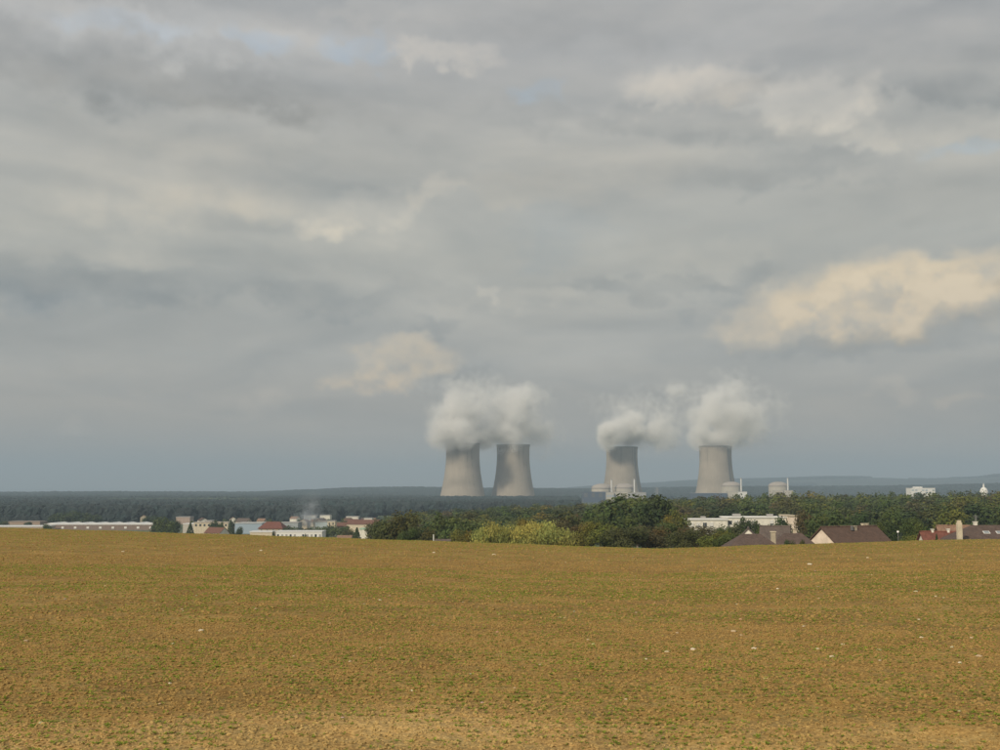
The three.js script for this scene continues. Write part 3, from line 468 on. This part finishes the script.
const W_ = { cream: wallMat(0.62, 0.55, 0.43), white: wallMat(0.78, 0.76, 0.70), pink: wallMat(0.76, 0.65, 0.56), beige: wallMat(0.48, 0.42, 0.33), ochre: wallMat(0.50, 0.32, 0.16) };
const R_ = { brown: roofMat(0.115, 0.075, 0.058), plum: roofMat(0.108, 0.079, 0.068), red: roofMat(0.18, 0.07, 0.05), rust: roofMat(0.17, 0.085, 0.06), tan: roofMat(0.26, 0.17, 0.12), slate: roofMat(0.125, 0.105, 0.095) };
// near houses on the right, below the crest
{
  const h = house({ label: 'brown roofed bungalow with pale pink gable facing left', px: 849, ridgeY: 526.4, D: 178, L: 11.5, W: 10, rise: 3.7, turn: -1.12, wall: W_.pink, roof: R_.brown, chimneys: [[0.5, -0.6, 0.75, 0.35, W_.beige], [-0.3, -3.4, 0.5, 0.55, W_.cream], [-0.3, -4.2, 0.45, 0.55, W_.cream]] });
  part('vent_cowl', new THREE.CylinderGeometry(0.24, 0.3, 0.7, 10).translate(0.9, h.R - 0.25, 0.2), darkMetal, h.rf);
  house({ label: 'plum brown hipped roof with tall beige chimney, right of bushes', px: 751, ridgeY: 533.8, D: 160, L: 7.2, W: 6.6, rise: 2.2, turn: 1.5, wall: W_.cream, roof: R_.plum, hip: 2.6 });
  house({ label: 'steep white gabled house end peeping over a plum roof', px: 748.2, ridgeY: 527.6, D: 176, L: 5, W: 6.4, rise: 3.3, turn: -0.23, wall: W_.white, roof: R_.slate, over: 0.12 });
  house({ label: 'grey brown steep roof behind the beige chimney', px: 775, ridgeY: 526.2, D: 184, L: 4.4, W: 7.6, rise: 3.4, turn: 1.25, wall: W_.white, roof: R_.slate });
  house({ label: 'low plum brown roof beside the pink gabled bungalow', px: 793, ridgeY: 533, D: 172, L: 6.4, W: 6.5, rise: 2.2, turn: 1.4, wall: W_.cream, roof: R_.plum, hip: 2.2, chimneys: [[0.2, 0.2, 0.55, 0.7, W_.beige]] });
  const stack = at(773, 532.2, 163), y0 = height(stack.x, stack.z); const t = thing('chimney_stack', 'tall square beige chimney stack between two plum roofs', 'chimney', new THREE.Vector3(stack.x, y0, stack.z)); part('shaft', box(0.62, stack.y - y0, 0.62), W_.beige, t); part('cap', box(0.8, 0.14, 0.8, 0, stack.y - y0, 0), W_.cream, t);
  const r = house({ label: 'dark hipped roof house with cream chimney and two skylights', px: 988, ridgeY: 525, D: 172, L: 12, W: 9, rise: 2.7, turn: 1.5, wall: W_.ochre, roof: R_.plum, hip: 3.8, chimneys: [[0.2, -1.9, 0.6, 0.55, W_.white]] });
  for (const z of [0.9, -1.1]) { const g = box(0.8, 0.06, 1.0); const s = part('skylight', g, frameMat, r.rf); s.position.set(-2.2, r.R - 2.2 * (2.48 / 4.85) + 0.03, z); s.rotation.z = Math.atan(2.48 / 4.85); part('pane', box(0.6, 0.03, 0.8, 0, 0.055, 0), new THREE.MeshStandardMaterial({ color: lin(0.35, 0.38, 0.4), roughness: 0.12, metalness: 0.5 }), s); }
  const s2 = at(959, 522.6, 166), y2 = height(s2.x, s2.z), t2 = thing('chimney_stack', 'tall cream chimney stack at the left slope of dark roof', 'chimney', new THREE.Vector3(s2.x, y2, s2.z)); part('shaft', box(0.68, s2.y - y2, 0.6), W_.cream, t2); part('cap', box(0.5, 0.35, 0.45, 0, s2.y - y2, 0), W_.cream, t2);
  house({ label: 'small bright red tiled roof left of the cream chimney', px: 938, ridgeY: 531.6, D: 178, L: 5.2, W: 5, rise: 1.6, turn: 1.45, wall: W_.white, roof: R_.red, chimneys: [[0, 1.6, 0.45, 0.35, W_.white], [0, -0.9, 0.45, 0.3, W_.white]] });
  house({ label: 'tan tiled roof behind the red roof, partly hidden', px: 953, ridgeY: 525.6, D: 192, L: 5, W: 6, rise: 1.9, turn: 1.35, wall: W_.beige, roof: R_.tan });
}
// long white two-storey school
{
  const D = 350, a = at(682, 520, D), b = at(797, 520, D), ground = height((a.x + b.x) / 2, -D) - 0.5;
  const t = thing('school_building', 'long white flat roofed building behind trees and plum roofs', 'building', new THREE.Vector3(a.x, ground, -D));
  const seg = (x0, x1, topY, dz, depth, mat, roof) => { const p = at(x0, topY, D), q = at(x1, topY, D), h = p.y - ground, w = q.x - p.x, cx = (p.x + q.x) / 2 - a.x; part('wall', box(w, h - 0.35, depth, cx, 0, dz - depth / 2), mat, t); part('roof', box(w + 0.5, 0.38, depth + 0.6, cx, h - 0.35, dz - depth / 2), roof, t); return { x0: p.x - a.x, w, h, z: dz }; };
  const A = seg(682, 727.5, 519, 0, 10, W_.white, whiteMat), B = seg(728, 787.5, 517, -1.4, 11, W_.white, whiteMat), E = seg(788.2, 797, 515.2, 1.2, 12, W_.pink, W_.beige);
  for (const [s, n] of [[A, 7], [B, 10]]) for (let i = 0; i < n; i++) for (const fl of [1, 2]) { const ww = s.w / n * 0.62, x = s.x0 + (i + 0.5) * s.w / n; if (h3(i, fl, 77) < 0.25) continue; const f = addWindow(t, ww, 1.5, x, s.h - 2.6 - (fl - 1) * 3.1, s.z + 0.04, 0); part('mullion', box(0.08, 1.36, 0.04, 0, 0.07, 0.09), frameMat, f); if (h3(i, fl, 5) < 0.6) part('blind', box(ww - 0.2, 1.3 * (0.4 + 0.6 * h3(i, fl, 9)), 0.03, 0, 1.42 - 1.3 * (0.4 + 0.6 * h3(i, fl, 9)), 0.075), frameMat, f); }
  for (const [x, w, h] of [[19, 2.4, 0.9], [8, 1.4, 0.7], [30, 1.8, 0.8]]) part('rooftop_unit', box(w, h, 2, x, (x < 15 ? A.h : B.h) + 0.03, -6), greyMat, t);
}
// far white landmarks on the right
hall('hospital_block', 'wide white block far off above the tree line', 'building', 911, 935, 488.0, 2000, whiteMat, 25, undefined, { roof: whiteMat, more: (t, w, H, d) => { for (let k = 0; k < 7; k++) for (const f of [0.9, 0.78]) { if ((k + (f > 0.8 ? 1 : 0)) % 3 === 0) continue; part('window', box(w / 11, 2.1, 0.4, -w * 0.43 + k * w / 7, H * f - 1.2, d / 2 + 0.1), ltBlueMat, t); } part('rooftop_unit', box(w * 0.3, 2.2, d * 0.5, -w * 0.12, H + 0.15, 0), whiteMat, t); } });
{
  const D = 1500, p = at(984, 494, D), y0 = height(p.x, p.z), t = thing('domed_tower', 'white tower with dome and spire above the far right trees', 'tower', new THREE.Vector3(p.x, y0, p.z)), Y = (py) => at(984, py, D).y - y0, m = M(1, D);
  part('shaft', new THREE.CylinderGeometry(3.5 * m, 3.7 * m, Y(492.6), 24).translate(0, Y(492.6) / 2, 0), whiteMat, t);
  part('gallery', new THREE.CylinderGeometry(4.3 * m, 4.2 * m, 1.2, 24).translate(0, Y(492.6), 0), whiteMat, t);
  const c = []; for (let k = 0; k <= 14; k++) { const a = k / 14; c.push(new THREE.Vector2(m * (0.7 + 3.1 * Math.cos(a * Math.PI / 2)), Y(492.4) + (Y(487.4) - Y(492.4)) * Math.sin(a * Math.PI / 2))); } part('dome', new THREE.LatheGeometry(c, 24), whiteMat, t);
  part('lantern', new THREE.CylinderGeometry(0.8 * m, 1.0 * m, Y(485.2) - Y(487.6), 12).translate(0, (Y(485.2) + Y(487.6)) / 2, 0), whiteMat, t); part('spire', new THREE.ConeGeometry(0.7 * m, Y(482.8) - Y(485.2), 10).translate(0, (Y(482.8) + Y(485.2)) / 2, 0), whiteMat, t);
}
// the town on the left
const towns = 'town buildings on the valley floor';
const band = (t, n, w, H, d, y0, hh, fill, mat) => { for (let k = 0; k < n; k++) part('window', box(w / n * fill, hh, 0.3, -w / 2 + (k + 0.5) * w / n, y0, d / 2 + 0.1), mat, t); };
const steelWhite = new THREE.MeshStandardMaterial({ color: lin(0.66, 0.66, 0.66), roughness: 0.55 });
hall('warehouse', 'very long low warehouse with white roof at far left', 'warehouse', 44, 157, 524.2, 960, wallMat(0.24, 0.18, 0.155), 30, towns, { roof: steelWhite, more: (t, w, H, d) => { band(t, 9, w, H, d, H * 0.3, 1.8, 0.2, frameMat); for (let k = 0; k < 8; k++) { const r = part('roof_bay', prism([[-w / 16, 0], [w / 16, 0], [0, 1.2]], d), steelWhite, t); r.position.set(-w / 2 + (k + 0.5) * w / 8, H + 0.12, 0); } } });
hall('greenhouse', 'pale greenhouse strip at left edge below the woods', 'greenhouse', -30, 43, 526.2, 930, wallMat(0.4, 0.32, 0.26), 26, towns, { roof: steelWhite });
hall('warehouse', 'buff shed far left, behind the pale greenhouse strip', 'shed', 8, 40, 521.4, 1100, wallMat(0.36, 0.27, 0.22), 20, towns, { roof: wallMat(0.30, 0.25, 0.22) });
house({ label: 'narrow beige house end between far left trees', px: 144, ridgeY: 515, D: 1120, L: 9, W: 6, rise: 2, turn: 0.2, wall: W_.beige, roof: R_.tan, group: towns, windows: false });
hall('apartment_block', 'pinkish flat block behind the conifers on the left', 'building', 176, 190, 516.8, 1110, wallMat(0.42, 0.33, 0.29), 14, towns);
hall('warehouse', 'small white roofed shed left of the red roofs', 'shed', 183, 201, 523.6, 860, wallMat(0.5, 0.48, 0.45), 16, towns, { roof: steelWhite });
hall('apartment_block', 'pale cream block behind the white gabled house', 'building', 194, 228, 522.2, 850, W_.cream, 14, towns, { roof: wallMat(0.45, 0.40, 0.35), more: (t, w, H, d) => band(t, 8, w, H, d, H - 3, 1.5, 0.4, glass) });
hall('apartment_block', 'taller pale block with stair head, left of the blue shed', 'building', 205, 212, 520.6, 880, W_.beige, 12, towns);
house({ label: 'rust roofed house with white gable facing left', px: 217, ridgeY: 527.2, D: 690, L: 14, W: 8, rise: 3.2, turn: 1.0, wall: W_.white, roof: R_.rust, group: towns });
hall('warehouse', 'long blue grey shed left of the red pyramid roof', 'warehouse', 235, 262, 523, 840, ltBlueMat, 25, towns, { roof: wallMat(0.42, 0.44, 0.46) });
house({ label: 'beige house under a steep red pyramid roof', px: 273.5, ridgeY: 521.6, D: 760, L: 17, W: 13, rise: 4.8, turn: 1.45, wall: W_.beige, roof: R_.red, hip: 4.2, over: 0.6, group: towns });
hall('warehouse', 'grey blue shed right of the red pyramid roof', 'shed', 280, 298, 522.4, 880, wallMat(0.36, 0.40, 0.44), 18, towns);
hall('warehouse', 'low off white shed in front of the pyramid roof', 'shed', 250, 272, 531.4, 640, W_.cream, 12, towns, { roof: steelWhite });
hall('depot', 'bright white long depot nearest the field crest', 'depot', 276, 322, 531.2, 640, whiteMat, 14, towns, { roof: steelWhite, more: (t, w, H, d) => { for (let k = 0; k < 11; k++) { if (k === 5) continue; part('doorway', box(w / 11 * 0.42, H * 0.3, 0.25, -w / 2 + (k + 0.5) * w / 11, H - 3.9, d / 2 + 0.1), k % 3 ? greyMat : glass, t); } } });
house({ label: 'white house end leftmost on the wood edge', px: 295, ridgeY: 516.4, D: 1120, L: 8, W: 7, rise: 2, turn: 1.2, wall: W_.white, roof: R_.tan, group: towns, windows: false });
hall('apartment_block', 'white block at the wood edge behind the smoke', 'building', 304, 315, 515.3, 1120, whiteMat, 12, towns, { more: (t, w, H, d) => band(t, 4, w, H, d, H - 4, 1.6, 0.4, ltBlueMat) });
hall('apartment_block', 'white block at the wood edge right of the smoke', 'building', 320, 330, 515, 1120, W_.white, 12, towns);
house({ label: 'pale house below the wood edge, tan roof, near the smoke', px: 316, ridgeY: 519, D: 1050, L: 9, W: 8, rise: 2.5, turn: 1.3, wall: W_.cream, roof: R_.tan, group: towns, windows: false });
hall('warehouse', 'light blue shed behind the white depot', 'shed', 315, 328, 521.4, 900, wallMat(0.42, 0.50, 0.55), 14, towns);
hall('apartment_block', 'cream cube house right of the light blue shed', 'building', 327.5, 335, 520.8, 880, W_.cream, 10, towns, { more: (t, w, H, d) => band(t, 2, w, H, d, H - 3, 1.5, 0.3, glass) });
house({ label: 'dark red roof row house right of the cream cube', px: 344, ridgeY: 522.4, D: 900, L: 13, W: 9, rise: 3, turn: 1.5, wall: W_.beige, roof: R_.rust, group: towns, windows: false });
house({ label: 'long red brown roof running toward the bushes', px: 364, ridgeY: 519.6, D: 880, L: 26, W: 11, rise: 3.4, turn: 1.42, wall: W_.cream, roof: R_.rust, group: towns, windows: false });
hall('apartment_block', 'low white block at wood edge above the red row house', 'building', 346, 358, 516.4, 1080, W_.white, 12, towns);
hall('apartment_block', 'small white block at wood edge near the bushes', 'building', 364, 372, 518, 1000, W_.white, 12, towns);
hall('warehouse', 'white shed with green fascia beside the dark conifer', 'shed', 359.5, 375, 528.6, 600, W_.white, 12, towns, { roof: new THREE.MeshStandardMaterial({ color: lin(0.35, 0.5, 0.36), roughness: 0.6 }) });
house({ label: 'dull grey low house left of the dark conifer', px: 345, ridgeY: 535.2, D: 560, L: 7.5, W: 6, rise: 1.7, turn: 1.4, wall: W_.beige, roof: R_.tan, group: towns });
house({ label: 'small brick roofed cottage at wood edge, between long sheds', px: 262, ridgeY: 518.4, D: 1060, L: 8, W: 6, rise: 2.2, turn: 1.2, wall: W_.beige, roof: R_.tan, group: towns, windows: false });
house({ label: 'small white cottage at wood edge above the blue shed', px: 233, ridgeY: 517, D: 1120, L: 6, W: 6, rise: 2, turn: 0.3, wall: W_.white, roof: R_.tan, group: towns, windows: false });
{ const p = at(433.5, 535, 240), y = height(p.x, p.z), t = thing('boundary_post', 'thin white post standing before the hedge trees', 'post', new THREE.Vector3(p.x, y, p.z)); part('shaft', box(0.2, p.y - y, 0.2), whiteMat, t); part('cap', box(0.28, 0.1, 0.28, 0, p.y - y, 0), whiteMat, t); }
house({ name: 'garden_shed', label: 'small pale garden shed right of the white post', category: 'shed', px: 443, ridgeY: 539.6, D: 245, L: 3.0, W: 2.6, rise: 0.5, turn: 1.5, wall: W_.beige, roof: R_.slate, windows: false });
{ const p = at(637, 533, 236), y = height(p.x, p.z), t = thing('chimney_stack', 'slim pale chimney stack rising among the shrubs', 'chimney', new THREE.Vector3(p.x, y, p.z)); part('shaft', box(0.42, p.y - y, 0.42), wallMat(0.22, 0.19, 0.16), t); part('cap', box(0.55, 0.3, 0.55, 0, p.y - y, 0), W_.beige, t); }
for (const [px, py, label] of [[781.5, 534.2, 'small white dish left of the plum roof'], [898, 531.8, 'white dish above the bluish spruce']]) {
  const D = 203, p = at(px, py, D), y = height(p.x, p.z), t = thing('satellite_dish', label, 'satellite dish', new THREE.Vector3(p.x, y, p.z), -0.5, 'white satellite dishes'), hh = p.y - y;
  part('mast', new THREE.CylinderGeometry(0.03, 0.04, hh, 8).translate(0, hh / 2, 0), greyMat, t); const c = []; for (let k = 0; k <= 8; k++) c.push(new THREE.Vector2(0.01 + 0.2 * k / 8, 0.09 * (k / 8) ** 2)); const d = part('reflector', new THREE.LatheGeometry(c, 20).rotateX(1.1), whiteMat, t); d.position.set(0, hh, 0.08);
}
for (const [px, py, D, label] of [[975.6, 515, 176, 'rooftop aerial mast above the dark hipped roof']]) {
  const p = at(px, py, D), y = height(p.x, p.z), lamp = label.includes('lamp'), t = thing(lamp ? 'street_lamp' : 'aerial_mast', label, lamp ? 'street lamp' : 'aerial', new THREE.Vector3(p.x, y, p.z)), hh = p.y - y;
  part('pole', new THREE.CylinderGeometry(0.04, 0.07, hh, 8).translate(0, hh / 2, 0), greyMat, t); if (lamp) part('lamp_head', box(0.7, 0.12, 0.25, 0.3, hh, 0), greyMat, t); else for (let k = 0; k < 4; k++) part('aerial_rod', box(0.9 - k * 0.15, 0.03, 0.03, 0, hh - 0.15 - 0.22 * k, 0), greyMat, t);
}

// ------------------------------------------------------------------ trees, the near ones one by one
const near = [
  [394, 40, 513.5, 262, 'bush', 'olive', 'large dark olive bush tree left of the willows'], [383, 22, 521, 270, 'bush', 'dark', 'dark bush at the left end of the hedge trees'], [421, 24, 527, 258, 'bush', 'olive', 'low olive bush behind the white post'], [407, 18, 529, 256, 'bush', 'green', 'small green bush at foot of the large olive bush'],
  [440, 22, 514, 330, 'round', 'green', 'mid green tree behind the white post'], [459, 36, 518, 305, 'round', 'green', 'dark rounded tree left of the yellow willows'], [463, 20, 530, 250, 'bush', 'yellow', 'small yellowish shrub left of the first willow'], [478, 18, 533, 250, 'bush', 'olive', 'small olive shrub touching the first willow'],
  [497, 46, 522.8, 240, 'willow', 'willow', 'pale yellow green willow, left of the pair'], [539, 58, 522, 236, 'willow', 'willow', 'broad pale yellow green willow, right of the pair'], [525, 22, 519.5, 262, 'round', 'yellow', 'yellow tree tip showing between the two willows'], [557, 26, 520, 275, 'round', 'brown', 'brownish tree right behind the broad willow'],
  [570, 26, 526, 250, 'bush', 'brown', 'russet shrub between the broad willow and yellow tree'], [584, 30, 523.5, 246, 'round', 'yellow', 'orange tinged bushy tree right of the russet shrub'], [600, 30, 522, 242, 'round', 'lime', 'bright yellow green tree left of the dull shrub'], [625, 36, 527, 222, 'bush', 'olive', 'dull olive shrub left of the slim chimney'],
  [618, 60, 496.4, 345, 'round', 'green', 'very large green tree left of the dark twin'], [661, 32, 495.2, 340, 'tall', 'dark', 'tall dark green tree right of the largest tree'], [640, 30, 502, 325, 'round', 'dark', 'dark tree in front of the largest tree'], [590, 34, 511, 320, 'round', 'green', 'mid green tree left below the largest tree'], [563, 34, 512.5, 320, 'round', 'olive', 'olive tree behind the broad willow'], [628, 34, 517, 290, 'round', 'green', 'green tree below the largest tree'],
  [650, 30, 526, 226, 'bush', 'brown', 'brown green shrub right of the slim chimney'], [674, 36, 522.5, 240, 'round', 'green', 'dense green tree with rust tinge before the school'], [675, 26, 511.5, 330, 'round', 'lime', 'pale olive tree left of the white school'], [670, 20, 516, 300, 'round', 'yellow', 'ochre tree just left of the white school'], [697, 32, 526, 232, 'bush', 'brown', 'thin brownish shrub in front of the school left wing'], [684, 26, 530, 215, 'bush', 'olive', 'olive shrub at the crest below the school'],
  [714, 28, 532, 202, 'bush', 'lime', 'yellow green bush left of the plum roof'], [727, 26, 534, 198, 'bush', 'green', 'low green bush touching the plum roof'], [722, 18, 526, 290, 'round', 'green', 'small tree hiding the school left wing'], [734, 14, 522.5, 310, 'round', 'olive', 'olive tree in the middle of the school front'], [745, 16, 518, 318, 'round', 'dark', 'dark tree before the school middle'], [756, 13, 520.5, 318, 'round', 'dark', 'dark tree right of the school middle'],
  [763, 15, 527, 212, 'round', 'green', 'small green tree between white gable and grey roof'], [779, 23, 517.5, 300, 'round', 'dark', 'dark green tree before the school right end'], [806, 22, 511.5, 335, 'round', 'brown', 'reddish brown tree right of the school end'], [818, 30, 515, 300, 'round', 'green', 'green tree behind the pink gable'], [843, 32, 512, 305, 'round', 'green', 'broad green tree behind the bungalow ridge left'], [866, 30, 514, 290, 'round', 'dark', 'dark tree behind the bungalow chimneys'], [884, 26, 521, 235, 'round', 'dark', 'dark tree at the right end of the bungalow'],
  [911, 36, 501.5, 400, 'round', 'grey', 'greyish pale tree right of the bungalow'], [893, 24, 510, 330, 'round', 'green', 'green tree between bungalow and pale tree'], [930, 30, 505, 380, 'round', 'olive', 'olive tree above the red roof'], [948, 28, 508, 350, 'round', 'lime', 'bright green tree above the tan roof'], [967, 36, 501.5, 420, 'round', 'olive', 'yellowish olive tree above the cream chimney'], [990, 28, 503, 400, 'round', 'green', 'green tree at the right edge above the dark roof'], [1010, 30, 508, 330, 'round', 'dark', 'dark tree cut by the right edge'],
  [911, 24, 519, 236, 'round', 'green', 'leafy tree just right of the bluish spruce'], [922, 20, 523, 230, 'round', 'green', 'leafy tree just left of the red roof'], [901, 11, 532.5, 196, 'conifer', 'blue', 'small bluish spruce right of the bungalow'], [936.5, 8, 534, 168, 'conifer', 'dark', 'small dark conifer before the red roof'], [873, 22, 524, 215, 'bush', 'green', 'green shrub at the bungalow end wall'], [912, 22, 535, 190, 'bush', 'lime', 'low light green bush right of the bluish spruce'], [790, 9, 540, 150, 'bush', 'dark', 'small dark bush before the low plum roof'], [802, 7, 540, 150, 'bush', 'olive', 'small olive bush left of the pink gable'],
  [451.2, 4.5, 500.8, 1500, 'tall', 'dark', 'lone dark poplar rising over the woods below the towers'],
];
near.forEach(([px, w, top, D, kind, hue, label], i) => tree(kind === 'bush' ? 'hedge_bush' : kind === 'willow' ? 'willow_tree' : kind === 'conifer' ? 'conifer_tree' : 'leafy_tree', label, kind === 'bush' ? 'bush' : 'tree', undefined, px, w, top, D, kind, hue, D < 290 ? 'near' : 'mid', i % 4));
// more small houses packed between the town trees
for (let i = 0; i < 22; i++) { const z = i % 3, px = [rr(192, 262), rr(286, 332), rr(332, 380)][z]; house({ label: ['small pale house in the huddle around the cream block', 'small pale house in the huddle behind the white depot', 'small pale house in the huddle around the long red roof'][z], px, ridgeY: rr(517.5, 525), D: rr(880, 1120), L: rr(7, 12), W: rr(6, 8), rise: rr(1.8, 2.8), turn: rr(-1.5, 1.5), wall: pick([W_.white, W_.cream, W_.white, W_.beige]), roof: pick([R_.tan, R_.rust, R_.slate, R_.brown]), group: towns, windows: false }); }
// trees of the town
const townTrees = [[166, 20, 518, 700, 'round', 'green', 'green tree at right end of the long warehouse'], [157, 12, 519.5, 760, 'round', 'dark', 'darker tree behind the warehouse end'], [176, 9, 520, 720, 'round', 'dark', 'narrow dark tree between warehouse and conifer'], [190.5, 11, 522.5, 640, 'conifer', 'dark', 'dark conifer left of the white gabled house'], [147, 9, 516, 1060, 'round', 'dark', 'dark tree behind the narrow beige house'], [155, 8, 515.6, 1060, 'round', 'dark', 'dark tree left of the pinkish block'], [214, 10, 520.6, 780, 'round', 'dark', 'dark tree behind the rust roof'], [221, 7, 522, 770, 'round', 'green', 'green tree behind the rust roof end'], [231, 8, 519.6, 730, 'conifer', 'dark', 'tall dark conifer right of the rust roof'], [239.5, 7, 527, 680, 'round', 'dark', 'small dark tree before the blue grey shed'], [273.5, 5, 531, 600, 'conifer', 'dark', 'small conifer left of the white depot'], [305.5, 5, 533.6, 590, 'conifer', 'dark', 'small conifer in front of the white depot'], [284, 6, 528, 720, 'round', 'dark', 'small tree right of the pyramid roof'], [357, 13, 527.6, 500, 'conifer', 'dark', 'big dark conifer left of the green shed'], [372, 13, 524, 420, 'bush', 'olive', 'olive bush right of the green shed'], [347, 14, 529, 620, 'round', 'olive', 'olive tree right of the white depot']];
townTrees.forEach(([px, w, top, D, kind, hue, label], i) => tree(kind === 'conifer' ? 'conifer_tree' : kind === 'bush' ? 'hedge_bush' : 'leafy_tree', label, kind === 'bush' ? 'bush' : 'tree', undefined, px, w, top, D, kind, hue, 'mid', i % 3));
for (let i = 0; i < 12; i++) tree('leafy_tree', 'olive green tree in the row behind the white depot', 'tree', 'trees behind the white depot', 288 + i * 5.2 + rr(-1.5, 1.5), rr(9, 13), rr(525, 529.5), rr(680, 780), 'round', pick(['green', 'olive', 'dark']), 'far', i % 3);
for (let i = 0; i < 9; i++) tree('leafy_tree', 'dark tree of the dense clump above the long warehouse', 'tree', 'dark clump above the long warehouse', 55 + i * 5.2, 12, 511 + Math.abs(i - 3.6) * 0.9 + rr(-0.4, 0.4), 1080, 'round', 'dark', 'far', i % 3);
for (let i = 0; i < 46; i++) { const z = Math.floor(rnd() * 4), px = [rr(190, 262), rr(325, 378), rr(-20, 50), rr(262, 325)][z]; tree('leafy_tree', 'small garden tree ' + ['around the cream block and rust roof', 'beside the long red brown roof', 'behind the pale greenhouse strip', 'between pyramid roof and the smoke'][z], 'tree', 'garden trees of the town', px, rr(5, 9), rr(518.5, 524.5), rr(900, 1090), 'round', pick(['green', 'olive', 'dark', 'dark']), 'far', i % 3); }
// the mixed wood across the middle and right
const outline = [[380, 519], [400, 514], [430, 510], [470, 507], [510, 504.6], [550, 504], [590, 502], [615, 498], [640, 497], [675, 497.4], [700, 496.6], [740, 495], [765, 493.2], [790, 492.4], [820, 493], [850, 494], [900, 492.6], [940, 492.4], [1000, 491.4], [1080, 491]];
const woodSay = { dark: 'dark green', green: 'mid green', olive: 'olive', brown: 'autumn brown', lime: 'light green', yellow: 'yellowing' };
const woodHue = ['dark', 'dark', 'green', 'green', 'green', 'green', 'olive', 'olive', 'lime', 'lime', 'brown', 'green', 'olive', 'yellow', 'dark', 'green'];
[[860, 0, 15], [740, 2.2, 17], [630, 5.0, 20], [530, 9.0, 23], [440, 14, 26], [385, 19, 28]].forEach(([D, drop, step], b) => {
  for (let px = (b > 3 ? 415 : 392) + b * 4; px < 1050; px += step * rr(0.65, 1.05)) {
    if (b >= 4 && px > 655 && px < 805) continue;          // the school stands here
    const d = D * rr(0.95, 1.05), hue = pick(woodHue), top = interp(outline, px) + drop * rr(0.6, 1.3) + rr(-0.4, 2.2);
    tree('leafy_tree', `${woodSay[hue]} tree at the ${['back', 'back', 'middle', 'middle', 'front', 'front'][b]} of the wood, ${px < 480 ? 'above the hedge bushes' : px < 570 ? 'above the willows' : px < 680 ? 'around the largest tree' : px < 800 ? 'behind the white school' : px < 890 ? 'behind the pink gabled bungalow' : 'above the red and dark roofs'}`, 'tree', hue + ' trees of the mixed wood', px, step * rr(1.15, 1.6), top, d, rnd() < 0.25 ? 'tall' : 'round', hue, 'mid', Math.floor(rnd() * 5));
  }
});
console.log('objects', scene.children.length);
renderer.render(scene, camera);
